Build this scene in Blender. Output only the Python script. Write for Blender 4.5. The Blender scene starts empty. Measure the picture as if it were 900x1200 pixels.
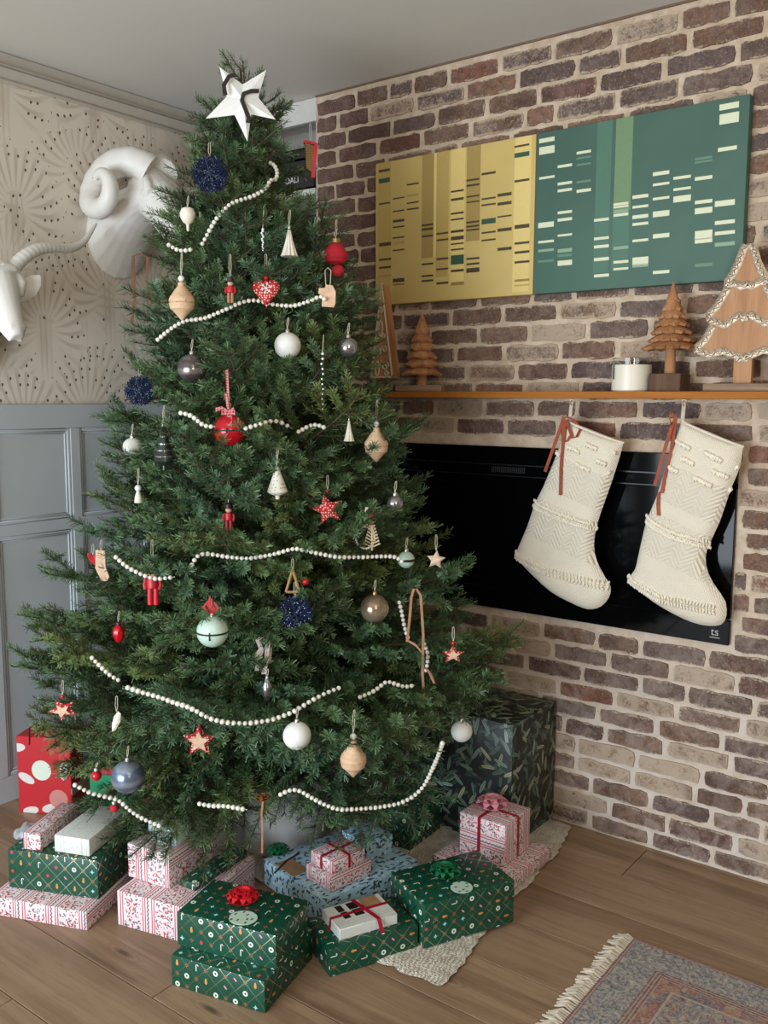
import bpy, bmesh, math, random
from mathutils import Vector, Matrix, geometry
from mathutils.bvhtree import BVHTree
from mathutils import noise as mnoise

S = bpy.context.scene
COL = S.collection
rnd = random.Random(7)
PI = math.pi

# ------------------------------------------------------------------ camera
F_PX, PITCH, YAW, ROLL = 1078.88, .12497, .649239, .003665
CAM = Vector((0, -2.7796, 1.45))
FWD = Vector((-math.sin(YAW)*math.cos(PITCH), math.cos(YAW)*math.cos(PITCH), -math.sin(PITCH)))
_r = Vector((math.cos(YAW), math.sin(YAW), 0)); _u = _r.cross(FWD)
RGT = _r*math.cos(ROLL) + _u*math.sin(ROLL)
UPV = -_r*math.sin(ROLL) + _u*math.cos(ROLL)
cd = bpy.data.cameras.new('camera'); cam = bpy.data.objects.new('camera', cd); COL.objects.link(cam)
cd.sensor_fit = 'HORIZONTAL'; cd.sensor_width = 36; cd.lens = 36*F_PX/900
cd.clip_start = .05; cd.clip_end = 50
m = Matrix((RGT, UPV, -FWD)).transposed().to_4x4(); m.translation = CAM
cam.matrix_world = m
S.camera = cam

def ray(px, py): return (RGT*((px-450)/F_PX) - UPV*((py-600)/F_PX) + FWD)
def on_y(px, py, Y=0.0):
    d = ray(px, py); return CAM + d*((Y-CAM.y)/d.y)
def on_x(px, py, X):
    d = ray(px, py); return CAM + d*((X-CAM.x)/d.x)
def on_z(px, py, Z=0.0):
    d = ray(px, py); return CAM + d*((Z-CAM.z)/d.z)
def at_depth(px, py, t): return CAM + ray(px, py)*t

# ------------------------------------------------------------------ view, world, lights
vs = S.view_settings
vs.view_transform = 'Standard'; vs.look = 'None'; vs.gamma = 1; vs.exposure = -0.2
vs.use_curve_mapping = False
W = bpy.data.worlds.new('world'); S.world = W; W.use_nodes = True
W.node_tree.nodes['Background'].inputs[0].default_value = (1, .90, .77, 1)
W.node_tree.nodes['Background'].inputs[1].default_value = .36
S.cycles.max_bounces = 6; S.cycles.diffuse_bounces = 4; S.cycles.glossy_bounces = 3
S.cycles.transparent_max_bounces = 8; S.cycles.transmission_bounces = 6

def area(name, loc, target, sx, sy, power, col):
    l = bpy.data.lights.new(name, 'AREA'); l.shape = 'RECTANGLE'; l.size = sx; l.size_y = sy
    l.energy = power; l.color = col
    o = bpy.data.objects.new(name, l); COL.objects.link(o); o.location = loc
    o.rotation_euler = (Vector(target)-Vector(loc)).to_track_quat('-Z', 'Y').to_euler()
    return o
area('patio_window_light', (-1.65, -4.7, .95), (-1.6, 0, .6), 2.3, 1.7, 200, (.77, .89, 1.0))
area('ceiling_fill_uplight', (.9, -2.9, 1.65), (.5, -2.4, 2.6), .45, .45, 30, (1, .87, .72))  # added warm fill that brightens the ceiling, no lamp known there
area('warm_overhead_fill', (.5, -2.6, 2.45), (-.6, -.6, .6), .7, .7, 9, (1, .80, .58))  # weak warm fill added overhead, its source unseen

# ------------------------------------------------------------------ node helpers
class X:
    """a float socket in a node tree, with arithmetic"""
    def __init__(s, nt, sock): s.nt, s.k = nt, sock
    def m(s, op, *a, clamp=False):
        n = s.nt.nodes.new('ShaderNodeMath'); n.operation = op; n.use_clamp = clamp
        for i, v in enumerate((s,)+a):
            if isinstance(v, X): s.nt.links.new(v.k, n.inputs[i])
            else: n.inputs[i].default_value = v
        return X(s.nt, n.outputs[0])
    def __add__(s, o): return s.m('ADD', o)
    __radd__ = __add__
    def __sub__(s, o): return s.m('SUBTRACT', o)
    def __rsub__(s, o): return (s*-1)+o
    def __mul__(s, o): return s.m('MULTIPLY', o)
    __rmul__ = __mul__
    def __truediv__(s, o): return s.m('DIVIDE', o)
    def lt(s, o): return s.m('LESS_THAN', o)
    def gt(s, o): return s.m('GREATER_THAN', o)
    def abs(s): return s.m('ABSOLUTE')
    def fract(s): return s.m('FRACT')
    def floor(s): return s.m('FLOOR')
    def sin(s): return s.m('SINE')
    def cos(s): return s.m('COSINE')
    def sqrt(s): return s.m('SQRT')
    def min(s, o): return s.m('MINIMUM', o)
    def max(s, o): return s.m('MAXIMUM', o)
    def atan2(s, o): return s.m('ARCTAN2', o)
    def pow(s, o): return s.m('POWER', o)
    def ping(s, o): return s.m('PINGPONG', o)
    def clamp(s): return s.m('ADD', 0.0, clamp=True)
    def smooth(s, a, b):
        n = s.nt.nodes.new('ShaderNodeMapRange'); n.interpolation_type = 'SMOOTHSTEP'
        s.nt.links.new(s.k, n.inputs[0]); n.inputs[1].default_value = a; n.inputs[2].default_value = b
        return X(s.nt, n.outputs[0])

def lin(c):
    """sRGB 0-255 -> linear"""
    f = lambda v: (v/255/12.92 if v/255 <= .04045 else ((v/255+.055)/1.055)**2.4)
    return (f(c[0]), f(c[1]), f(c[2]), 1)

class Mat:
    def __init__(s, name, rough=.6, metal=0, spec=.5):
        s.mat = bpy.data.materials.new(name); s.mat.use_nodes = True
        s.nt = s.mat.node_tree; s.b = s.nt.nodes['Principled BSDF']
        s.b.inputs['Roughness'].default_value = rough; s.b.inputs['Metallic'].default_value = metal
        s.b.inputs['Specular IOR Level'].default_value = spec
    def node(s, t, **kw):
        n = s.nt.nodes.new(t)
        for k, v in kw.items(): setattr(n, k, v)
        return n
    def link(s, a, b): s.nt.links.new(a.k if isinstance(a, X) else a, b)
    def vec(s, x, y, z=0.0):
        n = s.node('ShaderNodeCombineXYZ')
        for i, v in enumerate((x, y, z)):
            if isinstance(v, X): s.link(v, n.inputs[i])
            else: n.inputs[i].default_value = v
        return n.outputs[0]
    def sep(s, sock):
        n = s.node('ShaderNodeSeparateXYZ'); s.link(sock, n.inputs[0])
        return [X(s.nt, o) for o in n.outputs]
    def uv(s): return s.sep(s.node('ShaderNodeTexCoord').outputs['UV'])
    def obj(s): return s.node('ShaderNodeTexCoord').outputs['Object']
    def pos(s): return s.node('ShaderNodeNewGeometry').outputs['Position']
    def rand(s): return X(s.nt, s.node('ShaderNodeObjectInfo').outputs['Random'])
    def noise(s, vec, scale, detail=3, rough=.55, dist=0):
        n = s.node('ShaderNodeTexNoise'); s.link(vec, n.inputs['Vector'])
        n.inputs['Scale'].default_value = scale; n.inputs['Detail'].default_value = detail
        n.inputs['Roughness'].default_value = rough; n.inputs['Distortion'].default_value = dist
        return X(s.nt, n.outputs['Fac'])
    def white(s, vec):
        n = s.node('ShaderNodeTexWhiteNoise'); n.noise_dimensions = '3D'; s.link(vec, n.inputs['Vector'])
        return X(s.nt, n.outputs['Value'])
    def mix(s, f, a, b):
        n = s.node('ShaderNodeMix', data_type='RGBA')
        if isinstance(f, X): s.link(f, n.inputs[0])
        else: n.inputs[0].default_value = f
        for i, v in ((6, a), (7, b)):
            if isinstance(v, tuple): n.inputs[i].default_value = v
            else: s.link(v, n.inputs[i])
        return n.outputs[2]
    def ramp(s, f, stops, const=False):
        n = s.node('ShaderNodeValToRGB'); s.link(f, n.inputs[0])
        if const: n.color_ramp.interpolation = 'CONSTANT'
        e = n.color_ramp.elements
        while len(e) < len(stops): e.new(1)
        for k, (p, c) in enumerate(stops): e[k].position = p; e[k].color = c
        return n.outputs[0]
    def color(s, c):
        if isinstance(c, tuple): s.b.inputs['Base Color'].default_value = c
        else: s.link(c, s.b.inputs['Base Color'])
    def bump(s, h, strength=.3, dist=.01):
        n = s.node('ShaderNodeBump'); n.inputs['Strength'].default_value = strength
        n.inputs['Distance'].default_value = dist; s.link(h, n.inputs['Height'])
        s.link(n.outputs[0], s.b.inputs['Normal'])
    def cells(s, u, v, scale, rnd_=1.0, seed=0.0):
        """2-D voronoi: local coords (in cells), random r,g,b of the cell"""
        n = s.node('ShaderNodeTexVoronoi', voronoi_dimensions='2D', feature='F1')
        n.inputs['Scale'].default_value = 1; n.inputs['Randomness'].default_value = rnd_
        U, V = u*scale+seed, v*scale+seed*1.7
        s.link(s.vec(U, V), n.inputs['Vector'])
        p = s.sep(n.outputs['Position']); c = s.node('ShaderNodeSeparateColor'); s.link(n.outputs['Color'], c.inputs[0])
        r, g, b = [X(s.nt, o) for o in c.outputs]
        return U-p[0], V-p[1], r, g, b
    def leaves(s, u, v, scale, a, b_, seed=0.0, fixed=None):
        """mask of ellipse-shaped flecks, one per cell, each turned at random"""
        lx, ly, r, g, b = s.cells(u, v, scale, 1.0, seed)
        an = r*6.283 if fixed is None else (r-.5)*.6+fixed
        c, sn = an.cos(), an.sin()
        x = lx*c+ly*sn; y = ly*c-lx*sn
        d = (x/a)*(x/a)+(y/b_)*(y/b_)
        return d.lt(1.0), g, b, x, y

MC = {}
def plain(name, rgb, rough=.6, metal=0, var=.12, scale=30, spec=.5, bump=0, bscale=200):
    if name in MC: return MC[name]
    M = Mat(name, rough, metal, spec); c = lin(rgb)
    n = M.noise(M.obj(), scale, 3)
    lo = tuple(v*(1-var) for v in c[:3])+(1,); hi = tuple(min(1, v*(1+var)) for v in c[:3])+(1,)
    M.color(M.mix(n.smooth(.3, .7), lo, hi))
    if bump: M.bump(M.noise(M.obj(), bscale, 3), bump, .002)
    MC[name] = M.mat; return M.mat

# ------------------------------------------------------------------ mesh helpers
class MB:
    def __init__(s): s.bm = bmesh.new(); s.uvl = None; s.mi = 0
    def _tag(s, faces):
        for f in faces: f.material_index = s.mi
    def box(s, c, size, rot=None, bevel=0, seg=1):
        n0 = len(s.bm.faces)
        M = Matrix.Translation(Vector(c)) @ ((rot.to_4x4() if rot is not None else Matrix.Identity(4))) @ Matrix.Diagonal((*size, 1))
        r = bmesh.ops.create_cube(s.bm, size=1, matrix=M)
        vs_ = r['verts']; fs = list({f for v in vs_ for f in v.link_faces})
        s._tag(fs)
        if bevel:
            es = list({e for v in vs_ for e in v.link_edges})
            rr = bmesh.ops.bevel(s.bm, geom=es, offset=bevel, segments=seg, affect='EDGES', profile=.5)
            s._tag(rr['faces'])
        return s
    def tube(s, pts, rad, n=8, flat=None, caps=True, closed=False):
        pts = [Vector(p) for p in pts]; N = len(pts)
        if not isinstance(rad, (list, tuple)): rad = [rad]*N
        rings = []; up = None
        for i, p in enumerate(pts):
            if closed: t = pts[(i+1) % N]-pts[i-1]
            else: t = pts[min(i+1, N-1)]-pts[max(i-1, 0)]
            t = t.normalized() if t.length > 1e-9 else Vector((0, 0, 1))
            if up is None:
                up = Vector((0, 0, 1)) if abs(t.z) < .9 else Vector((1, 0, 0))
                if flat is not None: up = Vector(flat)
            if flat is not None: up = Vector(flat)
            a = t.cross(up)
            if a.length < 1e-6: a = t.orthogonal()
            a.normalize(); b = a.cross(t).normalized()
            if flat is None: up = b
            ra = rad[i] if not isinstance(rad[i], tuple) else rad[i][0]
            rb = rad[i] if not isinstance(rad[i], tuple) else rad[i][1]
            rings.append([s.bm.verts.new(p + a*(ra*math.cos(2*PI*k/n)) + b*(rb*math.sin(2*PI*k/n))) for k in range(n)])
        fs = []
        for i in range(N if closed else N-1):
            A, B = rings[i], rings[(i+1) % N]
            for k in range(n): fs.append(s.bm.faces.new((A[k], A[(k+1) % n], B[(k+1) % n], B[k])))
        if caps and not closed and n > 2:
            fs.append(s.bm.faces.new(rings[0][::-1])); fs.append(s.bm.faces.new(rings[-1]))
        s._tag(fs); return s
    def lathe(s, prof, n=24, c=(0, 0, 0), M=None, caps=True):
        c = Vector(c); rings = []
        for r, z in prof:
            ring = []
            for k in range(n):
                p = Vector((r*math.cos(2*PI*k/n), r*math.sin(2*PI*k/n), z))
                if M is not None: p = M @ p
                ring.append(s.bm.verts.new(c+p))
            rings.append(ring)
        fs = []
        for A, B in zip(rings, rings[1:]):
            for k in range(n): fs.append(s.bm.faces.new((A[k], A[(k+1) % n], B[(k+1) % n], B[k])))
        if caps:
            fs.append(s.bm.faces.new(rings[0][::-1])); fs.append(s.bm.faces.new(rings[-1]))
        s._tag(fs); return s
    def ball(s, c, r, sub=3, M=None):
        if not isinstance(r, (tuple, list)): r = (r, r, r)
        mm = Matrix.Translation(Vector(c)) @ ((M.to_4x4() if M is not None else Matrix.Identity(4))) @ Matrix.Diagonal((*r, 1))
        rr = bmesh.ops.create_icosphere(s.bm, subdivisions=sub, radius=1, matrix=mm)
        s._tag({f for v in rr['verts'] for f in v.link_faces}); return s
    def prism(s, poly, axis_o, ax, ay, az, t0, t1):
        """extrude a 2-D polygon; point = o + ax*x + ay*y + az*t"""
        o, ax, ay, az = map(Vector, (axis_o, ax, ay, az))
        A = [s.bm.verts.new(o+ax*x+ay*y+az*t0) for x, y in poly]; B = [s.bm.verts.new(o+ax*x+ay*y+az*t1) for x, y in poly]
        n = len(poly); fs = [s.bm.faces.new((A[k], A[(k+1) % n], B[(k+1) % n], B[k])) for k in range(n)]
        fs += [s.bm.faces.new(A[::-1]), s.bm.faces.new(B)]; s._tag(fs); return s
    def strip(s, pts, width, side, thick=.0012):
        """ribbon: flat band along pts, side = direction(s) of its width"""
        pts = [Vector(p) for p in pts]; N = len(pts); rings = []
        for i, p in enumerate(pts):
            sd = Vector(side[i] if isinstance(side, list) else side).normalized()
            t = (pts[min(i+1, N-1)]-pts[max(i-1, 0)]).normalized()
            nn = t.cross(sd); nn = nn.normalized() if nn.length > 1e-6 else Vector((0, 0, 1))
            w = width[i] if isinstance(width, list) else width
            rings.append([s.bm.verts.new(p+sd*w/2*a+nn*thick/2*b) for a, b in ((-1, -1), (1, -1), (1, 1), (-1, 1))])
        fs = []
        for A, B in zip(rings, rings[1:]):
            for k in range(4): fs.append(s.bm.faces.new((A[k], A[(k+1) % 4], B[(k+1) % 4], B[k])))
        fs += [s.bm.faces.new(rings[0][::-1]), s.bm.faces.new(rings[-1])]; s._tag(fs); return s
    def pillow(s, poly, o, ax, ay, az, depth, soft, cell, back=True, uvscale=1.0, profile=None):
        """inflated shape with the given 2-D outline"""
        o, ax, ay, az = map(Vector, (o, ax, ay, az)); n = len(poly)
        P = [Vector(p) for p in poly]
        xs = [p.x for p in P]; ys = [p.y for p in P]
        inner = []
        def dist(q):
            best = 9
            for i in range(n):
                a, b = P[i], P[(i+1) % n]; d = b-a; L = d.length_squared
                t = max(0, min(1, (q-a).dot(d)/L)) if L else 0
                best = min(best, (a+d*t-q).length)
            return best
        def inside(q):
            c = False
            for i in range(n):
                a, b = P[i], P[(i+1) % n]
                if (a.y > q.y) != (b.y > q.y) and q.x < (b.x-a.x)*(q.y-a.y)/(b.y-a.y)+a.x: c = not c
            return c
        y = min(ys)
        row = 0
        while y < max(ys):
            x = min(xs)+(cell/2 if row % 2 else 0)
            while x < max(xs):
                q = Vector((x, y))
                if inside(q) and dist(q) > cell*.45: inner.append(q)
                x += cell
            y += cell*.87; row += 1
        res = geometry.delaunay_2d_cdt(P+inner, [(i, (i+1) % n) for i in range(n)], [], 1, 1e-7)
        V2, _, F2 = res[0], res[1], res[2]
        if s.uvl is None: s.uvl = s.bm.loops.layers.uv.new('UVMap')
        hs = []
        for q in V2:
            d = dist(q); t = min(1, d/soft); h = depth*math.sqrt(max(0, 1-(1-t)**2)); hs.append(h if d > 1e-6 else 0)
        fv = [s.bm.verts.new(o+ax*q.x+ay*q.y+az*h) for q, h in zip(V2, hs)]
        bv = [fv[i] if hs[i] == 0 else s.bm.verts.new(o+ax*q.x+ay*q.y-az*hs[i]) for i, q in enumerate(V2)]
        for f in F2:
            for vv, rev in ((fv, False), (bv, True)):
                if rev and not back: continue
                idx = list(f)[::-1] if rev else list(f)
                try: g = s.bm.faces.new([vv[i] for i in idx])
                except ValueError: continue
                g.material_index = s.mi
                for l, i in zip(g.loops, idx): l[s.uvl].uv = (V2[i].x*uvscale, V2[i].y*uvscale)
        return s
    def boxuv(s, swap=False):
        uvl = s.bm.loops.layers.uv.verify()
        for f in s.bm.faces:
            n = f.normal
            a = max(range(3), key=lambda k: abs(n[k]))
            for l in f.loops:
                p = l.vert.co
                uv = ((p.z, p.y), (p.x, p.z), (p.x, p.y))[a]
                l[uvl].uv = (uv[1], uv[0]) if swap else uv
        return s
    def xf(s, M): bmesh.ops.transform(s.bm, matrix=M, verts=s.bm.verts); return s
    def mesh(s, name, mats, smooth=True):
        me = bpy.data.meshes.new(name); bmesh.ops.recalc_face_normals(s.bm, faces=s.bm.faces)
        s.bm.to_mesh(me); s.bm.free()
        for mm in (mats if isinstance(mats, (list, tuple)) else [mats]): me.materials.append(mm)
        if smooth:
            me.shade_smooth()
            me.set_sharp_from_angle(angle=math.radians(38))
        return me
    def build(s, name, mats, parent=None, smooth=True, kind=None):
        return link(name, s.mesh(name, mats, smooth), parent, kind)

def link(name, me, parent=None, kind=None, loc=None, rot=None):
    o = bpy.data.objects.new(name, me); COL.objects.link(o)
    if parent is not None: o.parent = parent
    if kind: o['kind'] = kind
    if loc is not None: o.location = loc
    if rot is not None: o.rotation_euler = rot
    return o
def tag(o, label, cat, group=None):
    o['label'] = label; o['category'] = cat
    if group: o['group'] = group
    return o
def thing(name, label, cat, loc=(0, 0, 0), rz=0, group=None, rot=None):
    o = bpy.data.objects.new(name, None); COL.objects.link(o); o.location = loc
    o.rotation_euler = rot if rot else (0, 0, rz); o.empty_display_size = .05
    return tag(o, label, cat, group)
def struct(name, mb, mat, parent=None, smooth=False):
    o = mb.build(name, mat, parent, smooth)
    if parent is None: o['kind'] = 'structure'
    return o

def solid(o):
    """lettering curve -> mesh object"""
    bpy.context.view_layer.update()
    me = bpy.data.meshes.new_from_object(o.evaluated_get(bpy.context.evaluated_depsgraph_get())); me.name = o.name
    q = bpy.data.objects.new(o.name, me); COL.objects.link(q); q.parent = o.parent; q.location = o.location; q.rotation_euler = o.rotation_euler
    nm = o.name; bpy.data.objects.remove(o); q.name = nm; return q
# ------------------------------------------------------------------ dimensions
H = 2.587; XL = -2.99; XC = -2.44; XR = -.49; YB = -4.9; XE = 2.0; YA = .34

# ------------------------------------------------------------------ setting materials
M = Mat('ceiling_paint', .9); n = M.noise(M.pos(), 2.5, 4)
M.color(M.mix(n, lin((208, 203, 194)), lin((214, 210, 201)))); M.bump(M.noise(M.pos(), 60, 3), .06, .004); ceil_m = M.mat

def wallpaper():
    M = Mat('fan_wallpaper', .75)
    p = M.sep(M.pos()); u, v = p[1], p[2]
    def fan(scale, seed):
        lx, ly, r, g, b = M.cells(u, v*.8, scale, .5, seed)
        rr = (lx*lx+ly*ly).sqrt(); th = lx.atan2(ly); ph = th*22+rr*lx*15
        up = 1-th.abs().smooth(1.9, 2.5)
        w = rr.smooth(.06, .30)*(1-rr.smooth(.44, .60))*up
        fr = ph.sin().smooth(-.1, .9)*w
        stem = (lx*95).sin().smooth(.2, .9)*(1-lx.abs().smooth(.05, .13))*ly.lt(.12)*(1-(ly*-1).smooth(.3, .6))
        core = (1-(lx*lx*2.2+(ly+.12)*(ly+.12)*.5).sqrt().smooth(.0, .22))
        t_ = ph/6.2832; q = t_.fract()-.5; ring = rr*12.0; rq = ring.fract()-.5
        dd = (q*rr*.286)*(q*rr*.286)+(rq*.083)*(rq*.083)
        dots = dd.lt(.00019)*rr.gt(.34)*rr.lt(.62)*up.gt(.4)*M.white(M.vec(t_.floor(), ring.floor(), r)).gt(.3)
        return fr.max(stem*.8), w, core, dots
    f1, w1, c1, d1 = fan(3.3, 3.3); f2, w2, c2, d2 = fan(3.3, 9.62)
    k2 = 1-w1.smooth(.1, .5)
    lines = f1.max(f2*k2*.8); core = (c1.max(c2*k2*.6)*.7).clamp(); dots = d1.max(d2*k2.gt(.5))
    n = M.noise(M.pos(), 6, 4)
    c = M.mix(n, lin((214, 203, 187)), lin((224, 214, 199)))
    c = M.mix(core, c, lin((196, 182, 164)))
    c = M.mix((lines*.55).clamp(), c, lin((178, 164, 146)))
    c = M.mix(dots, c, lin((92, 74, 62)))
    M.color(c); M.bump(lines*.5+M.noise(M.pos(), 300, 2)*.3, .12, .002)
    return M.mat
paper_m = wallpaper()
grey_m = plain('grey_panel_paint', (182, 187, 188), .45, var=.03, scale=3)
trimw_m = plain('cream_trim_paint', (192, 185, 174), .6, var=.03)
white_m = plain('white_shelf_paint', (205, 202, 196), .5, var=.03)

def mortar():
    M = Mat('lime_mortar', .92, spec=.2)
    P = M.pos(); n = M.noise(P, 22, 6, .65); n2 = M.noise(P, 5, 3)
    c = M.mix(n.smooth(.3, .72), lin((184, 162, 138)), lin((212, 193, 172)))
    c = M.mix(n2.smooth(.55, .8)*.5, c, lin((166, 141, 116)))
    c = M.mix((1-M.sep(P)[2].smooth(.1, 1.2))*n2.smooth(.25, .6)*.7, c, lin((212, 202, 194)))  # whiter near the floor: cool low daylight put into the mortar colour
    M.color(c); M.bump(n+M.noise(P, 130, 4)*.5, .55, .012)
    return M.mat
def brick_mat(name='old_brick', edge=3.6):
    M = Mat(name, .9, spec=.2)
    P = M.pos(); r = M.rand(); z = M.sep(P)[2]
    base = M.ramp(r, [(0, lin((124, 94, 76))), (.15, lin((102, 80, 68))), (.3, lin((130, 100, 80))), (.45, lin((112, 96, 90))), (.58, lin((90, 76, 74))), (.7, lin((126, 80, 64))), (.82, lin((138, 114, 94))), (.92, lin((98, 82, 82))), (1, lin((114, 96, 82)))])
    n1 = M.noise(P, 46, 5, .7); n2 = M.noise(P, 11, 3, .6, 1.5); n3 = M.noise(P, 130, 4, .75)
    c = M.mix(n1.smooth(.42, .60)*.6, base, lin((76, 60, 56)))
    c = M.mix(n3.smooth(.52, .64)*.5, c, lin((164, 136, 112)))
    r2 = (r*7.31).fract(); r3 = (r*13.7).fract()
    thr = (r2.smooth(.45, 1.0))*.30
    n4 = M.noise(P, 170, 3, .75)
    sm = (n1*.38+n2*.28+n3*.34+n4*.22+thr*1.1-z*.012-.765)*7
    B_ = M.sep(M.obj()); ed = ((.094-B_[0].abs()).min(.0255-B_[2].abs())).max(0.0)
    sm = sm+(1-ed.smooth(.0, .011))*(n3*1.8+n1*2.2+n4*.9-1.95)*edge
    c = M.mix(n2.smooth(.38, .7)*(.14+(1-z.smooth(.1, 1.1))*.26), c, lin((184, 168, 158)))  # whitewash haze, stronger low down where the cool light is painted in too
    c = M.mix(sm.clamp()*.72, c, lin((194, 173, 150)))
    stain = (M.noise(P, 3.2, 2).smooth(.52, .62))*r3.gt(.55)
    c = M.mix(stain*.4, c, lin((66, 52, 52)))
    M.color(c); M.bump(n1*.8+n3*.5+sm.clamp()*.4, .6, .008)
    return M.mat
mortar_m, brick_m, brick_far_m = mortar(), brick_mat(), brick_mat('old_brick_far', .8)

def wood(name, a, b, c3, scale=1.0, axis=0, rough=.45, knots=False):
    M = Mat(name, rough)
    r = M.rand(); P = M.sep(M.pos() if knots else M.obj())
    k = [3.0, 3.0, 3.0]
    for i in range(3): k[i] = (1.1 if i == axis else 17.0)*scale
    off = r*37.0
    M.b.inputs['Specular IOR Level'].default_value = .3
    vec = M.vec(P[0]*k[0]+off, P[1]*k[1]+off, P[2]*k[2])
    n = M.noise(vec, 1.0, 5, .6, .8)
    f = M.noise(vec, 6.0, 3, .7)
    c = M.ramp(n, [(.25, lin(a)), (.5, lin(b)), (.75, lin(c3))])
    c = M.mix(f.smooth(.48, .75)*.55, c, lin(a))
    c = M.mix(r*.35, c, lin(b))
    if knots:
        lx, ly, r1, g1, b1 = M.cells(P[0]*.55, P[1], 4.2, 1.0, 2.2)
        d = (lx*lx*1.2+ly*ly*5).sqrt()
        kn = (1-d.smooth(.02, .11))*g1.gt(.55)
        c = M.mix(kn*.85, c, lin((66, 48, 36)))
        rg = ((d*90).sin()*.5+.5)*(1-d.smooth(.08, .3))*g1.gt(.55)
        c = M.mix(rg*.3, c, lin(a))
        # crossways saw marks, worn paler
        c = M.mix(M.noise(M.vec(P[0]*3, P[1]*3, P[2]), 1.4, 3).smooth(.45, .7)*.25, c, lin(c3))
    M.color(c); M.bump(n*.4+f*.6, .15, .003)
    return M.mat
floor_m = wood('oak_plank', (106, 82, 62), (150, 122, 96), (170, 142, 114), 1.0, 0, .42, True)
mantel_m = wood('orange_pine', (136, 78, 18), (160, 96, 28), (178, 112, 40), 1.2, 0, .65)
carve_m = wood('carved_wood', (134, 90, 58), (172, 122, 82), (196, 148, 106), 2.0, 2, .6)
dark_wood_m = wood('bark_wood', (72, 52, 40), (98, 74, 58), (120, 94, 74), 2.5, 2, .8)
slab_m = wood('light_slab', (150, 106, 74), (178, 132, 94), (194, 150, 112), 2.0, 2, .6)
base_m = wood('grey_wood', (110, 88, 70), (140, 116, 94), (160, 136, 112), 2.5, 0, .7)
finial_m = wood('pale_turned_wood', (188, 150, 116), (212, 178, 144), (226, 198, 166), 4.0, 0, .55)

# ------------------------------------------------------------------ floor
mb = MB(); mb.box(((XL+XE)/2, (YB+YA)/2, -.03), (XE-XL+.4, YA-YB, .052)); floor = struct('floor', mb, plain('dark_gap', (48, 36, 28), .8))
PW = .2072
proto = MB().box((0, 0, 0), (1, 1, 1)); pm = proto.mesh('plank', floor_m, False)
joints = {1: [-1.023], 7: [-1.697], 2: [-2.2, -.42], 3: [-1.62], 4: [-.7, -2.5], 5: [-1.9], 6: [-.95], 0: [-1.5]}
y = YA
for k in range(-2, 24):
    y1 = -.018-PW*(k-1); y0 = y1-PW
    y1 = min(y1, YA); 
    js = sorted(joints.get(k, [XL+.5+((k*.77) % 1.6)]))
    xs = [XL]; 
    last = js[0]
    while last-1.9 > XL+.2: last -= 1.9; js.insert(0, last)
    while js[-1]+1.9 < XE-.2: js.append(js[-1]+1.9)
    xs += [j for j in js if XL+.1 < j < XE-.1]+[XE]
    for a, b in zip(xs, xs[1:]):
        mbp = MB().box(((a+b)/2, (y0+y1)/2, -.004), (b-a-.0024, y1-y0-.0024, .008), bevel=.0012)
        mbp.build('plank', floor_m, floor, False)

# ------------------------------------------------------------------ ceiling, left wall, wainscot
struct('ceiling', MB().box(((XL+XE)/2, (YB+YA)/2, H+.03), (XE-XL+.4, YA-YB, .06)), ceil_m)
wl = struct('wall_left', MB().box((XL-.03, (YB+YA)/2, H/2), (.06, YA-YB, H)), paper_m)
WT = 1.418
mb = MB(); g = mb
xf = XL+.018   # face of the frame boards
def board(y0, y1, z0, z1, d=.018): g.box((XL+d/2, (y0+y1)/2, (z0+z1)/2), (d, y1-y0, z1-z0), bevel=.0015)
board(YB, -.001, 1.33, WT); board(YB, -.001, .957, 1.0, .0178); board(YB, -.001, 0, .095, .0182)
ys = [-.753+.3455*k for k in range(-12, 3)]
for yc in ys: board(yc-.0195, yc+.0195, .094, 1.331, .0176)
fr = g.build('panel_frame', grey_m, wl)
mb = MB()
for yc in ys[:-1]:
    a, b = yc+.0195, yc+.3455-.0195
    for z0, z1 in ((1.0, 1.33), (.095, .957)):
        pl = MB().box((XL+.003, (a+b)/2, (z0+z1)/2), (.006, b-a, z1-z0)); pl.build('panel', grey_m, wl, False)
        # stepped panel moulding
        mo = MB()
        for w, o_, d in ((.012, 0, .014), (.005, .016, .010)):
            ia, ib, iz0, iz1 = a+o_, b-o_, z0+o_, z1-o_
            mo.box((XL+d/2, ia+w/2, (iz0+iz1)/2), (d, w, iz1-iz0), bevel=.003)
            mo.box((XL+d/2, ib-w/2, (iz0+iz1)/2), (d, w, iz1-iz0), bevel=.003)
            mo.box((XL+d/2, (ia+ib)/2, iz0+w/2), (d, ib-ia-2*w, w), bevel=.003)
            mo.box((XL+d/2, (ia+ib)/2, iz1-w/2), (d, ib-ia-2*w, w), bevel=.003)
        mo.build('panel_moulding', grey_m, wl)
mb = MB(); mb.box((XL+.012, (YB-.001)/2, 2.517), (.024, -YB, .040), bevel=.003)
mb.box((XL+.016, (YB-.001)/2, 2.541), (.032, -YB, .006), bevel=.002); mb.box((XL+.016, (YB-.001)/2, 2.494), (.030, -YB, .005), bevel=.002)
mb.box((XL+.006, (YB-.001)/2, 2.568), (.012, -YB, .036), bevel=.002)
t = mb.build('trim_1', trimw_m); t['kind'] = 'structure'

# ------------------------------------------------------------------ brick chimney breast
wb = struct('wall_back', MB().box(((XC+XR)/2, YA/2+.001, H/2), (XR-XC, YA-.002, H-.001)), mortar_m)
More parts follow.
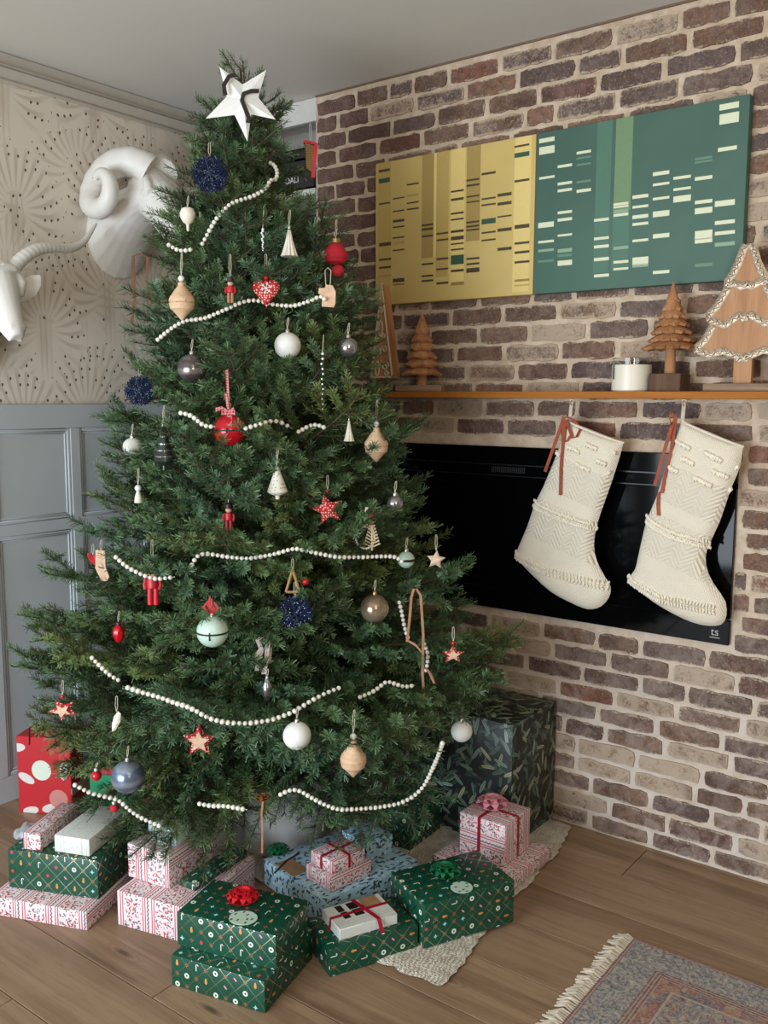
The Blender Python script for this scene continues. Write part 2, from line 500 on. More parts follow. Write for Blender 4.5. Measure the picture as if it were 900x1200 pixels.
# mortar face, gently uneven
mb = MB(); NX, NZ = 60, 80
vv = [[mb.bm.verts.new((XC+(XR-XC)*i/NX, -.003-.0025*mnoise.noise((i*.31, j*.31, 3)), H*j/NZ)) for i in range(NX+1)] for j in range(NZ+1)]
for j in range(NZ):
    for i in range(NX): mb.bm.faces.new((vv[j][i], vv[j][i+1], vv[j+1][i+1], vv[j+1][i]))
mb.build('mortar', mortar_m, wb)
bms = []
def brick_outline(w, h, rg, n=7):
    pts = []
    for k in range(n): pts.append((-w/2+w*k/n, -h/2))
    for k in range(2): pts.append((w/2, -h/2+h*k/2))
    for k in range(n): pts.append((w/2-w*k/n, h/2))
    for k in range(2): pts.append((-w/2, h/2-h*k/2))
    out = []
    for x, y in pts:
        jx, jy = rg.uniform(-.003, .003), rg.uniform(-.0045, .0025)
        x2 = x*(1-.0)+jx; y2 = y+(jy if y < 0 else -jy) if abs(abs(y)-h/2) < 1e-6 else y+jx
        if abs(abs(x)-w/2) < 1e-6 and abs(abs(y)-h/2) < 1e-6: x2 *= .965; y2 *= .9
        out.append((x2, -y2 if False else y2))
    return out
def brick_bm(bm, cx, cz, w, h, rg, dep):
    o = brick_outline(w, h, rg)
    A = [bm.verts.new((cx+x, .004, cz+z)) for x, z in o]
    tl = rg.uniform(-.02, .02)
    B = [bm.verts.new((cx+x*.985, -dep+z*tl, cz+z*.94)) for x, z in o]
    n = len(o)
    for k in range(n): bm.faces.new((A[k], A[(k+1) % n], B[(k+1) % n], B[k]))
    bm.faces.new(B)
protos = []
for i in range(16):
    q = MB(); brick_bm(q.bm, 0, 0, .188, .0505, random.Random(i), .0034+.0024*(i % 4)/3)
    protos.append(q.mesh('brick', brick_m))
FP = (-2.13, -.80, .713, 1.281)
rest = MB(); n_part = 0; cand = []
for k in range(42):
    zc = .032+.0626*k
    if zc+.02 > H: continue
    h = .0505
    if zc+h/2 > H-.004: zc = H-.004-h*.42
    rb = random.Random(100+k); off = (.10 if k % 2 else 0)+rb.uniform(-.012, .012)
    x = XC-off-.004
    while x < XR:
        w = rb.choice([.205, .2, .21, .195, .203, .15]) if rb.random() > .06 else .108
        a, b = max(x, XC), min(x+w, XR); 
        if b-a > .035: cand.append((a+.007, b-.007, zc+rb.uniform(-.002, .002)))
        x += w
def hidden(a, b, zc):
    c = (a+b)/2
    if FP[0]-.01 < a and b < FP[1]+.01 and FP[2]-.02 < zc < FP[3]+.02: return True
    return False
cand = [c for c in cand if not hidden(*c)]
def in_fp(a, b, zc): return b > FP[0] and a < FP[1] and FP[2] < zc < FP[3]
def vis_rank(c):
    xm = (c[0]+c[1])/2; z = c[2]
    behind_tree = xm < -1.62-max(0, (z-.3))*.26
    behind_art = -2.1 < xm < -.83 and 1.80 < z < 2.27
    out = xm > -.68
    return (behind_tree*2+behind_art*2+out*2, -xm)
cand.sort(key=vis_rank)
rb = random.Random(5)
for i, (a, b, zc) in enumerate(cand):
    if in_fp(a, b, zc):
        if a < FP[0]: b = FP[0]-.004
        else: a = FP[1]+.004
        if b-a < .02: continue
    w = b-a
    if i < 296:
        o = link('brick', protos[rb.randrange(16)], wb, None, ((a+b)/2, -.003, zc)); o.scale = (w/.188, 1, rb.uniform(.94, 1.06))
        if rb.random() < .5: o.rotation_euler = (0, PI, 0); o.location.y = -.003
    else: brick_bm(rest.bm, (a+b)/2, zc, w, .0505, rb, .0075)
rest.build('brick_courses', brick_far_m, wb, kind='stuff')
# thin mortar bead at ceiling
struct('trim_2', MB().box(((XC+XR)/2, -.006, H-.003), (XR-XC, .012, .006), bevel=.002), plain('bead_brown', (120, 98, 80), .8))

# alcove walls beside the breast
struct('wall_alcove', MB().box(((XL+XC)/2, YA+.03, H/2), (XC-XL+.12, .06, H)).box(((XR+XE)/2, YA+.03, H/2), (XE-XR, .06, H)), trimw_m)

# ------------------------------------------------------------------ built-in bookcase in the alcove
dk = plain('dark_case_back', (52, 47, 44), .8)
bc = thing('bookcase', 'white built-in bookcase in the alcove behind the tree', 'bookcase', (0, 0, 0))
MB().box(((XL+XC)/2, .012, 2.5425), (XC-XL-.004, .024, .085), bevel=.002).build('header', white_m, bc)
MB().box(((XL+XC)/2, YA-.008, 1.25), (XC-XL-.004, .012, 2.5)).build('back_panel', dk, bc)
for x in (XL+.03, XC-.012): MB().box((x, .17, 1.25), (.02, .30, 2.5)).build('side_panel', white_m, bc)
SH = [.06, .46, .86, 1.24, 1.66, 1.97, 2.255]
for z in SH: MB().box(((XL+XC)/2+.008, .165, z-.012), (XC-XL-.06, .31, .024), bevel=.002).build('shelf', white_m, bc)
rb = random.Random(11)
bcol = [(58, 60, 70), (150, 142, 130), (92, 42, 44), (188, 182, 172), (48, 52, 50), (110, 92, 74), (70, 84, 96), (38, 34, 36), (160, 120, 96)]
bks = [plain('book_cloth_%d' % i, c, .7) for i, c in enumerate(bcol)]
pages = plain('page_paper', (205, 196, 178), .8)
ORD = 'first second third fourth fifth sixth seventh eighth ninth tenth eleventh twelfth thirteenth fourteenth fifteenth sixteenth seventeenth eighteenth nineteenth twentieth'.split()
words_ = {0: 'slate grey', 1: 'stone grey', 2: 'wine red', 3: 'off-white', 4: 'dark olive', 5: 'tan', 6: 'blue grey', 7: 'black', 8: 'clay brown'}
def book(c, size, ci, label, group, spine='y'):
    w, d, h = size
    t = thing('book', label, 'book', c, 0, group)
    MB().box((-w/2+.0015, 0, h/2), (.003, d, h)).box((w/2-.0015, 0, h/2), (.003, d, h)).box((0, -d/2+.0015, h/2), (w, .003, h)).build('cover', bks[ci], t, False)
    MB().box((0, .003, h/2), (w-.006, d-.008, h-.008)).build('pages', pages, t, False)
    return t
for zi, nm in ((4, 'upper'), (3, 'middle')):
    x = XL+.06; k = 0; z = SH[zi]
    while x < XC-.06:
        w = rb.uniform(.018, .036); h = rb.uniform(.16, .23); ci = rb.randrange(9)
        book((x+w/2, .11, z+.0002), (w, .16, h), ci, '%s upright book, %s from the left on the %s bookcase shelf behind the tree' % (words_[ci], ORD[k], 'higher' if nm == 'upper' else 'lower'), 'books on the %s shelf' % nm); x += w+.002; k += 1
# big black books lying on the top shelf
t = thing('art_book', 'large black coffee-table book with white spine lettering on top bookcase shelf', 'book', (-2.64, .13, SH[6]+.0002))
MB().box((0, 0, .004), (.34, .23, .008)).box((0, 0, .116), (.34, .23, .008)).box((0, -.111, .06), (.34, .008, .12)).build('cover', bks[7], t, False)
MB().box((0, .004, .06), (.325, .215, .104)).build('pages', pages, t, False)
fc = bpy.data.curves.new('spine_lettering', 'FONT'); fc.body = 'DALI'; fc.size = .034; fc.extrude = .0003; fc.align_x = 'CENTER'
fc.materials.append(plain('white_foil', (215, 212, 205), .5))
o = link('spine_lettering', fc, t, None, (.055, -.1158, .032), (PI/2, 0, 0))
o = solid(o)
t = thing('art_book', 'second black book lying flat on top of the lettered coffee-table book', 'book', (-2.65, .14, SH[6]+.1215))
MB().box((0, 0, .003), (.3, .21, .006)).box((0, 0, .041), (.3, .21, .006)).box((0, -.102, .022), (.3, .006, .044)).build('cover', bks[7], t, False)
MB().box((0, .004, .022), (.288, .198, .03)).build('pages', pages, t, False)
t = thing('storage_box', 'grey storage box on lower bookcase shelf behind the tree', 'box', (-2.7, .12, SH[3]+.231))
t.location = (-2.70, .12, SH[2]+.0002)
MB().box((0, 0, .08), (.3, .2, .16), bevel=.006).build('body', plain('grey_box_card', (120, 122, 124), .7), t)
MB().box((0, 0, .17), (.31, .21, .03), bevel=.004).build('lid', plain('grey_box_lid', (140, 142, 142), .7), t)

# ------------------------------------------------------------------ electric fireplace
M = Mat('black_glass', .06, 0, .16); M.color(lin((6, 6, 7)))
glass_m = M.mat
M = Mat('firebox_black', .35, 0, .3); M.color(M.mix(M.noise(M.pos(), 9, 4).smooth(.5, .75), lin((5, 5, 6)), lin((20, 19, 19)))); firebox_m = M.mat
blackmetal = plain('black_metal', (18, 18, 20), .35)
fp = thing('electric_fireplace', 'long black glass electric fireplace set in the brick wall', 'fireplace', ((FP[0]+FP[1])/2, 0, FP[2]))
fw, fh = FP[1]-FP[0], FP[3]-FP[2]
mb = MB(); fr_ = .075
mb.box((0, -.010, fr_/2), (fw, .018, fr_), bevel=.002).box((0, -.010, fh-.05), (fw, .018, .1), bevel=.002)
for s_ in (-1, 1): mb.box((s_*(fw/2-.04), -.010, fh/2), (.08, .018, fh-.16), bevel=.002)
mb.build('frame', glass_m, fp)
MB().box((0, -.0055, fh/2-.012), (fw-.156, .006, fh-.172)).build('glass_front', glass_m, fp)
mb = MB(); mb.box((0, -.0195, fh-.062), (fw-.1, .003, .004)).box((0, -.0195, fh-.1), (fw-.1, .003, .003)); mb.build('heater_grille', plain('dark_grille', (30, 31, 33), .3, .3), fp)
mb = MB()
for k in range(22): mb.box((-.16+k*.006, -.0195, fh-.079), (.0025, .002, .02))
mb.build('vent', plain('vent_grey', (40, 40, 42), .4), fp)
# ember bed: dark logs faint behind the glass edge
fc = bpy.data.curves.new('maker_mark', 'FONT'); fc.body = 'ts'; fc.size = .034; fc.extrude = .0002; fc.align_x = 'CENTER'
lm = plain('mark_grey', (172, 172, 172), .5); fc.materials.append(lm)
o = link('maker_mark', fc, fp, None, (fw/2-.042, -.0195, .026), (PI/2, 0, 0))
o = solid(o)
MB().box((fw/2-.042, -.0195, .019), (.03, .0006, .002)).build('mark_underline', lm, fp)

# ------------------------------------------------------------------ mantel shelf
MZ0, MZ1, MY = 1.4455, 1.4675, -.145
mt = thing('mantel_shelf', 'thin orange-brown wooden mantel shelf fixed to the brick wall', 'shelf', (0, 0, MZ0))
MB().box((-1.33, MY/2-.0045, (MZ1-MZ0)/2), (1.66, -MY-.009, MZ1-MZ0), bevel=.002).build('board', mantel_m, mt)

# ------------------------------------------------------------------ gel-pattern canvases
def canvas_mat(name, rgb, rgb2):
    M = Mat(name, .62, spec=.3); n = M.noise(M.obj(), 3.0, 3)
    M.color(M.mix(n.smooth(.3, .7), lin(rgb), lin(rgb2))); 
    P = M.sep(M.obj()); M.bump((P[0]*1800).sin()*(P[2]*1800).sin(), .05, .0005); return M.mat
yel = canvas_mat('yellow_canvas', (198, 172, 104), (208, 182, 114)); teal = canvas_mat('teal_canvas', (72, 101, 90), (80, 110, 97))
CY = -.04
def canvas(name, label, x0, x1, mat, edge):
    t = thing(name, label, 'painting', ((x0+x1)/2, CY, 2.034))
    MB().box((0, .018, 0), (x1-x0-.001, .036, .503), bevel=.003, seg=2).build('canvas', mat, t)
    return t
cy_ = canvas('canvas_print', 'yellow canvas print with dark olive gel bands', -2.124, -1.473, yel, 0)
ct_ = canvas('canvas_print', 'teal canvas print with pale green gel bands', -1.472, -.811, teal, 0)
def bands(t, px, mats, yoff):
    """px: photo pixels -> thin raised print on the canvas face"""
    L = t.location
    for x0, ya, x1, yb, hh, mi in px:
        A = on_y(x0, ya, CY); B = on_y(x1, yb, CY)
        hw = hh/F_PX*2.95
        zc = (A.z+B.z)/2
        o = link('gel_band', band_mesh(mats[mi]), t, None, ((A.x+B.x)/2-L.x, -.0004, zc-L.z)); o.scale = (B.x-A.x, .0008, hw)
BMESH = {}
def band_mesh(mt_):
    if mt_.name not in BMESH: BMESH[mt_.name] = MB().box((0, 0, 0), (1, 1, 1)).mesh('gel_band', mt_, False)
    return BMESH[mt_.name]
def lanes(t, px, mats):
    L = t.location
    for x0, x1, z0, z1, mi in px:
        A = on_y(x0, 260, CY); B = on_y(x1, 260, CY)
        o = link('gel_lane', band_mesh(mats[mi]), t, None, ((A.x+B.x)/2-L.x, -.0001, (z0+z1)/2)); o.scale = (B.x-A.x, .0004, z1-z0)
pm_ = [plain('print_%d' % i, c, .6, var=.05) for i, c in enumerate([(74, 60, 28), (48, 82, 60), (150, 124, 62), (216, 220, 188), (138, 164, 136), (96, 134, 110), (166, 139, 76), (186, 158, 90), (110, 138, 100), (78, 116, 98), (222, 196, 122), (140, 164, 112)])]
# yellow: zoom 440,170 scale 4.5
Y = []
def yb(cx0, cx1, items):
    for yl, yr, h, mi in items: Y.append((440+cx0/4.5, 170+yl/4.5, 440+cx1/4.5, 170+yr/4.5, h/4.5, mi))
yb(18, 76, [(138, 130, 14, 0), (190, 184, 26, 1), (312, 304, 10, 0)]); yb(20, 82, [(526, 520, 20, 0), (606, 600, 12, 0), (648, 642, 13, 0), (692, 688, 11, 6)])
yb(92, 152, [(283, 276, 7, 0), (350, 344, 8, 0), (402, 396, 14, 0), (434, 428, 8, 0), (490, 484, 8, 0), (518, 512, 16, 7), (556, 550, 8, 0), (715, 710, 22, 0), (736, 733, 10, 2)])
yb(166, 228, [(208, 202, 9, 0), (268, 260, 7, 6), (306, 300, 8, 0), (339, 333, 9, 0)])
yb(244, 305, [(424, 418, 10, 0), (446, 440, 12, 0), (482, 478, 10, 0), (630, 624, 10, 0), (692, 687, 10, 0), (717, 713, 11, 0)])
yb(322, 384, [(468, 463, 10, 0), (502, 497, 10, 0), (602, 597, 11, 0), (656, 651, 10, 0), (730, 725, 12, 0)])
yb(398, 466, [(245, 239, 10, 0), (288, 282, 13, 0), (362, 356, 10, 0), (394, 388, 9, 0), (456, 452, 13, 0), (492, 488, 20, 0), (522, 518, 8, 0), (552, 548, 9, 0), (607, 602, 52, 1), (664, 660, 13, 0), (732, 728, 18, 2)])
yb(480, 548, [(186, 180, 11, 0), (214, 208, 11, 0), (272, 267, 9, 0), (302, 296, 8, 0), (408, 403, 10, 0), (430, 425, 10, 0), (449, 444, 9, 0), (600, 596, 11, 0), (628, 624, 11, 0), (662, 657, 25, 0)])
yb(560, 634, [(152, 145, 12, 0), (284, 278, 9, 0), (316, 311, 9, 0), (404, 398, 28, 1), (462, 458, 9, 0), (503, 497, 9, 0)])
yb(644, 718, [(264, 257, 16, 0), (310, 304, 16, 0), (378, 372, 8, 0), (448, 443, 17, 0), (549, 545, 16, 0)])
yb(734, 812, [(6, 0, 10, 0), (54, 46, 24, 1), (190, 183, 12, 0), (431, 426, 20, 0), (518, 514, 12, 0), (567, 562, 13, 0), (618, 614, 12, 0), (714, 711, 12, 2), (740, 738, 8, 7)])
LY = [(440+a/4.5, 440+b/4.5, z0, z1, mi) for a, b, z0, z1, mi in ((244, 305, -.10, .2505, 6), (320, 384, -.17, .2505, 7), (478, 550, -.06, .2505, 6), (14, 80, -.2, .2505, 7), (308, 320, -.1, .2505, 10), (394, 470, -.2, .2505, 10), (728, 815, -.24, .25, 10))]
lanes(cy_, LY, pm_); bands(cy_, Y, pm_, 0)
# teal: zoom 620,110 scale 3.333
T = []
def tb(cx0, cx1, items):
    for yl, yr, h, mi in items: T.append((620+cx0*.3, 110+yl*.3, 620+cx1*.3, 110+yr*.3, h*.3, mi))
tb(40, 100, [(184, 176, 16, 3), (223, 216, 28, 3), (330, 323, 9, 3)]); tb(36, 97, [(515, 508, 20, 3), (580, 574, 9, 3), (613, 609, 10, 4), (655, 651, 9, 5)])
tb(112, 168, [(284, 278, 10, 3), (352, 346, 10, 3), (379, 373, 10, 3), (465, 459, 10, 3), (493, 488, 11, 3), (554, 549, 8, 3), (613, 610, 14, 4), (632, 630, 10, 5), (662, 658, 19, 3)])
tb(186, 242, [(232, 223, 10, 3), (252, 246, 7, 5), (278, 272, 7, 5), (345, 339, 8, 5), (381, 374, 11, 3)])
tb(254, 312, [(494, 489, 10, 3), (566, 562, 10, 3), (598, 594, 11, 3), (648, 643, 12, 3), (712, 707, 11, 3)])
tb(330, 388, [(432, 427, 9, 3), (443, 438, 7, 3), (460, 456, 12, 4), (474, 470, 10, 3), (603, 599, 11, 4), (658, 654, 10, 3), (685, 681, 8, 3)])
tb(404, 466, [(404, 397, 12, 3), (443, 437, 9, 3), (482, 476, 13, 3), (510, 505, 10, 3), (574, 570, 9, 3), (655, 650, 28, 3), (672, 668, 12, 4)])
tb(484, 548, [(314, 306, 13, 3), (355, 349, 9, 3), (411, 404, 9, 3), (471, 465, 20, 3), (557, 551, 15, 3), (698, 694, 11, 3)])
tb(564, 632, [(330, 322, 10, 3), (374, 367, 9, 3), (412, 406, 21, 3)])
tb(648, 716, [(255, 247, 8, 5), (267, 261, 7, 5), (332, 325, 12, 3), (424, 418, 12, 3), (458, 453, 20, 3), (553, 548, 30, 3), (575, 571, 16, 3), (669, 667, 12, 5)])
tb(744, 820, [(52, 43, 20, 3), (100, 90, 34, 3)]); tb(738, 812, [(219, 209, 13, 3)]); tb(726, 804, [(430, 423, 19, 3), (504, 498, 13, 3), (545, 540, 12, 3), (588, 585, 13, 4)])
LT = [(620+a*.3, 620+b*.3, z0, z1, mi) for a, b, z0, z1, mi in ((256, 314, -.2, .2505, 9), (328, 394, -.02, .2505, 8), (328, 392, -.2, -.02, 9))]
lanes(ct_, LT, pm_); bands(ct_, T, pm_, 0)

# ------------------------------------------------------------------ mantel ornaments
whitewash = plain('whitewashed_wood', (196, 178, 152), .7, var=.15, scale=60)
def tree_base(z, sx, sy, mat, t, sz=.022): MB().box((0, 0, sz/2), (sx, sy, sz), bevel=.002).build('base', mat, t)
# fretwork cone of scrolls
P0 = on_y(449, 458, -.085)
t = thing('fretwork_tree', 'triangular wooden tree with whitewashed scroll fretwork at left end of mantel', 'ornament', (P0.x, -.085, MZ1), rz=-.12)
tree_base(0, .12, .07, dark_wood_m, t, .02)
MB().box((-.01, 0, .034), (.03, .028, .03)).build('trunk', dark_wood_m, t)
hh = .335; bw = .115
tri = [(-bw/2, .047), (bw/2, .047), (.0, .047+hh)]
MB().prism(tri, (0, 0, 0), (1, 0, 0), (0, 0, 1), (0, 1, 0), -.006, .03).build('wooden_block', carve_m, t, False)
mb = MB()
def flat_tube(pts, r, closed=False): mb.tube(pts, [(r, .003)]*len(pts), 6, flat=(0, 1, 0), closed=closed)
yy = -.0085
for a, b in ((0, 1), (1, 2), (2, 0)):
    A, B = tri[a], tri[b]; flat_tube([(A[0]*.93, yy, A[1]+.004), (B[0]*.93, yy, B[1]+.004 if b != 2 else B[1]-.01)], .0042)
def spiral(cx, cz, r, turns, ph, sgn=1):
    N = 18; flat_tube([(cx+sgn*r*(1-.75*i/N)*math.cos(ph+turns*2*PI*i/N), yy, cz+r*(1-.75*i/N)*math.sin(ph+turns*2*PI*i/N)) for i in range(N+1)], .0034)
def oval(cx, cz, a, b): flat_tube([(cx+a*math.cos(2*PI*i/14), yy, cz+b*math.sin(2*PI*i/14)) for i in range(14)], .0034, True)
oval(-.022, .083, .010, .026); spiral(.018, .09, .018, 1.3, 0); spiral(.024, .068, .012, 1.1, PI, -1)
spiral(-.016, .145, .019, 1.4, 1.5); spiral(.014, .15, .014, 1.2, 0, -1); oval(-.006, .225, .010, .027); spiral(.012, .20, .010, 1.1, 2); spiral(-.001, .29, .011, 1.4, 1); spiral(.004, .325, .006, 1.2, 0, -1)
spiral(-.02, .185, .010, 1.2, 4)
mb.build('scroll_fretwork', whitewash, t)
# carved tree with overlapping leaves (left)
def leaf_tree(name, label, px, py, tiers, mat, bmat, base, trunk, y=-.085, rz=0):
    P0 = on_y(px, py, y); t = thing(name, label, 'ornament', (P0.x, y, MZ1), rz)
    bz = base(t)
    MB().lathe([(trunk[0]*1.05, 0), (trunk[0], trunk[1]*.5), (trunk[0]*.95, trunk[1]+.03)], 10, (0, 0, bz)).build('trunk', mat, t)
    for i, (z0, z1, r, n) in enumerate(tiers):
        mb = MB()
        for k in range(n):
            a = 2*PI*(k+.5*(i % 2))/n
            ca, sa = math.cos(a), math.sin(a)
            wv = math.pi*r/n*1.15
            pts = []
            for f, w in ((0, .35), (.35, .8), (.7, 1.0), (1.0, .75), (1.08, .15)):
                rr = .004+(r-.004)*f; zz = z1+(z0-z1)*f - .004*math.sin(f*PI)
                pts.append((rr, zz, wv*w*(.3+.7*f)))
            vs = []
            for rr, zz, w in pts:
                row = []
                for s_ in (-1, -.4, 0, .4, 1):
                    q = rr - abs(s_)**2*w*.35
                    row.append(mb.bm.verts.new((ca*q-sa*w*s_, sa*q+ca*w*s_, bz+zz-(abs(s_) < .1)*.002)))
                vs.append(row)
            lo = [[mb.bm.verts.new((v.co.x*.9, v.co.y*.9, v.co.z-.007)) for v in row] for row in vs]
            for A, flip in ((vs, 0), (lo, 1)):
                for i2 in range(4):
                    for j2 in range(4):
                        q = (A[i2][j2], A[i2+1][j2], A[i2+1][j2+1], A[i2][j2+1]); mb.bm.faces.new(q if not flip else q[::-1])
            per = [(r_, c_) for r_ in range(5) for c_ in (0,)]+[(4, c_) for c_ in range(1, 5)]+[(r_, 4) for r_ in range(3, -1, -1)]+[(0, c_) for c_ in range(3, 0, -1)]
            for j in range(len(per)):
                a1, b1 = per[j], per[(j+1) % len(per)]
                mb.bm.faces.new((vs[a1[0]][a1[1]], lo[a1[0]][a1[1]], lo[b1[0]][b1[1]], vs[b1[0]][b1[1]]))
        mb.build('leaf_tier', mat, t)
    mb = MB(); mb.lathe([(tiers[-1][2]*.35, tiers[-1][0]+.006), (tiers[-1][2]*.38, (tiers[-1][0]+tiers[-1][1])/2), (.003, tiers[-1][1]+.006)], 6, (0, 0, bz)); mb.build('tip', mat, t)
    return t
def base1(t): tree_base(0, .17, .08, base_m, t, .022); return .022
leaf_tree('carved_tree', 'small carved wooden tree with chunky overlapping leaves beside the fretwork tree', 494, 458,
          [(.042+.029*k, .042+.029*k+.058, .070-.0085*k, 5) for k in range(6)], carve_m, base_m, base1, (.018, .06), -.085, .3)
def base2(t): tree_base(0, .095, .085, dark_wood_m, t, .052); return .052
leaf_tree('carved_tree', 'carved wooden tree of fine scalloped tiers on a dark bark block right of the candle', 784, 458,
          [(.078+.0225*k, .078+.0225*k+.046, (.080, .064, .056, .048, .039, .030, .020)[k], (11, 10, 9, 9, 8, 7, 6)[k]) for k in range(7)], carve_m, dark_wood_m, base2, (.016, .085), -.075)
# candle jar
P0 = on_y(739.5, 458, -.08); cr = .0585
t = thing('candle', 'white candle in a glass jar with small grey label on mantel', 'candle', (P0.x, -.08, MZ1))
M = Mat('candle_wax', .35); M.color(M.mix(M.noise(M.obj(), 12, 2), lin((222, 214, 196)), lin((230, 223, 206)))); M.b.inputs['Subsurface Weight'].default_value = .1; wax = M.mat
M = Mat('clear_glass', .03); M.color((1, 1, 1, 1)); M.b.inputs['Transmission Weight'].default_value = 1; M.b.inputs['IOR'].default_value = 1.3; cglass = M.mat
MB().lathe([(cr-.004, 0), (cr, .004), (cr, .078), (cr-.002, .080)], 32).build('wax', wax, t)
MB().lathe([(cr, .0802), (cr, .099), (cr-.0015, .1), (cr-.003, .099), (cr-.003, .0802)], 32, caps=False).build('glass_jar', cglass, t)
mb = MB(); mb.lathe([(.0008, .08), (.0008, .092)], 6); mb.build('wick', plain('wick', (60, 52, 44), .9), t)
lab = MB(); rr = cr+.0006
for k in range(4):
    a0, a1 = -2.42+.06*k, -2.42+.06*(k+1)
    v = [lab.bm.verts.new((rr*math.cos(a), rr*math.sin(a), z)) for a, z in ((a0, .036), (a1, .036), (a1, .092), (a0, .092))]; lab.bm.faces.new(v)
def labmat():
    M = Mat('candle_label', .5); P = M.sep(M.obj()); f = (P[2]*260).fract(); M.color(M.mix(f.gt(.55)*P[2].lt(.07), lin((128, 126, 118)), lin((88, 86, 80)))); return M.mat
lab.build('label', labmat(), t)
# big slab tree with embossed trim
PB = on_y(876, 458, -.085)
t = thing('slab_tree', 'large flat wooden tree with silver embossed scalloped edging at right of mantel', 'ornament', (PB.x, -.085, MZ1))
def zl(pts, ox, oy, sc): return [(lambda q: (q.x-PB.x, q.z-MZ1))(on_y(ox+x/sc, oy+y/sc, -.085)) for x, y in pts]
out_l = zl([(480, 50), (450, 90), (410, 190), (370, 260), (325, 320), (330, 355), (330, 370), (250, 500), (185, 560), (190, 610), (215, 650), (165, 750), (100, 800), (95, 845), (200, 880), (270, 865), (320, 845), (400, 885), (460, 890), (500, 925), (560, 910)], 800, 280, 6.32)
cx = zl([(497, 50)], 800, 280, 6.32)[0][0]
right = [(2*cx-x if False else cx+(cx-x)*1.0+.002, z) for x, z in out_l[::-1]]
out = out_l[:-2]+[(cx+.0, out_l[-2][1])]+[(cx+(cx-x), z) for x, z in out_l[:-2][::-1]]
clean = []
for q in out:
    if not clean or (Vector(q)-Vector(clean[-1])).length > .004: clean.append(q)
MB().prism(clean, (0, 0, 0), (1, 0, 0), (0, 0, 1), (0, 1, 0), -.011, .011).build('slab', slab_m, t, False)
trim_silver = plain('embossed_silver', (170, 152, 130), .42, .6, var=.25, scale=120)
mb = MB()
def trim(pts, w=.014):
    L = [Vector((x, 0, z)) for x, z in pts]
    seg = []
    for a, b in zip(L, L[1:]):
        n = max(1, int((b-a).length/.0085))
        for i in range(n): seg.append((a+(b-a)*((i+.5)/n), (b-a).normalized()))
    mb.tube([p+Vector((0, -.0115, 0)) for p in L], [(w*.8, .0025)]*len(L), 6, flat=(0, 1, 0))
    for i, (p, d) in enumerate(seg):
        a = math.atan2(d.z, d.x)+(.7 if i % 2 else -.7)
        mb.ball(p+Vector((0, -.0145, 0)), (.0115, .0035, .0042), 1, Matrix.Rotation(-a, 3, 'Y'))
        mb.ball(p+Vector((0, -.0165, 0)), (.003, .002, .003), 1)
ins = lambda P, k=.94: [(cx+(x-cx)*k, z) for x, z in P]
mir = lambda P: [(2*cx-x, z) for x, z in P]
e1 = ins(out_l[0:6], .9); trim(e1); trim(mir(e1))
e2 = ins(out_l[6:10], .93); trim(e2); trim(mir(e2))
e3 = ins(out_l[10:14], .95); trim(e3); trim(mir(e3))
trim(zl([(330, 335), (390, 330), (440, 355), (497, 335)], 800, 280, 6.32)); trim(mir(zl([(330, 335), (390, 330), (440, 355), (497, 335)], 800, 280, 6.32)))
w2 = zl([(215, 600), (320, 640), (430, 565), (497, 590)], 800, 280, 6.32); trim(w2); trim(mir(w2))
w3 = zl([(105, 820), (200, 858), (310, 830), (400, 865), (497, 890)], 800, 280, 6.32); trim(w3); trim(mir(w3))
mb.build('embossed_trim', trim_silver, t)
zb = min(z for x, z in clean)+.012
MB().box((cx, 0, zb/2+.01), (.05, .02, zb), bevel=.001).build('trunk', slab_m, t)
tree_base(0, .23, .07, base_m, t, .022)

# ------------------------------------------------------------------ stockings
def knit():
    M = Mat('cream_knit', .95, spec=.15); M.b.inputs['Sheen Weight'].default_value = .3
    u, v, w = M.uv()
    zz = (u*30.0).ping(1.0)*.034
    zone = (v.lt(-.195)*v.gt(-.305)).max(v.lt(-.345)*v.gt(-.475))
    ch = ((v+zz)*400).sin()*zone
    st = (u*900).sin()*(v*900).sin()
    band = ((v*4.6+.1).fract()).smooth(.1, .2)
    n = M.noise(M.vec(u, v, 0), 26, 3)
    M.color(M.mix(n, lin((222, 210, 188)), lin((232, 222, 202)))); M.bump(ch*1.0+st*.35+n*.6, .55, .004); return M.mat
knit_m = knit(); tuft_m = plain('cream_tuft', (236, 226, 206), .95, var=.06, scale=60, bump=.4, bscale=400)
rust = plain('rust_velvet_ribbon', (150, 68, 36), .7, var=.15); strap_m = plain('cream_strap', (222, 210, 188), .9)
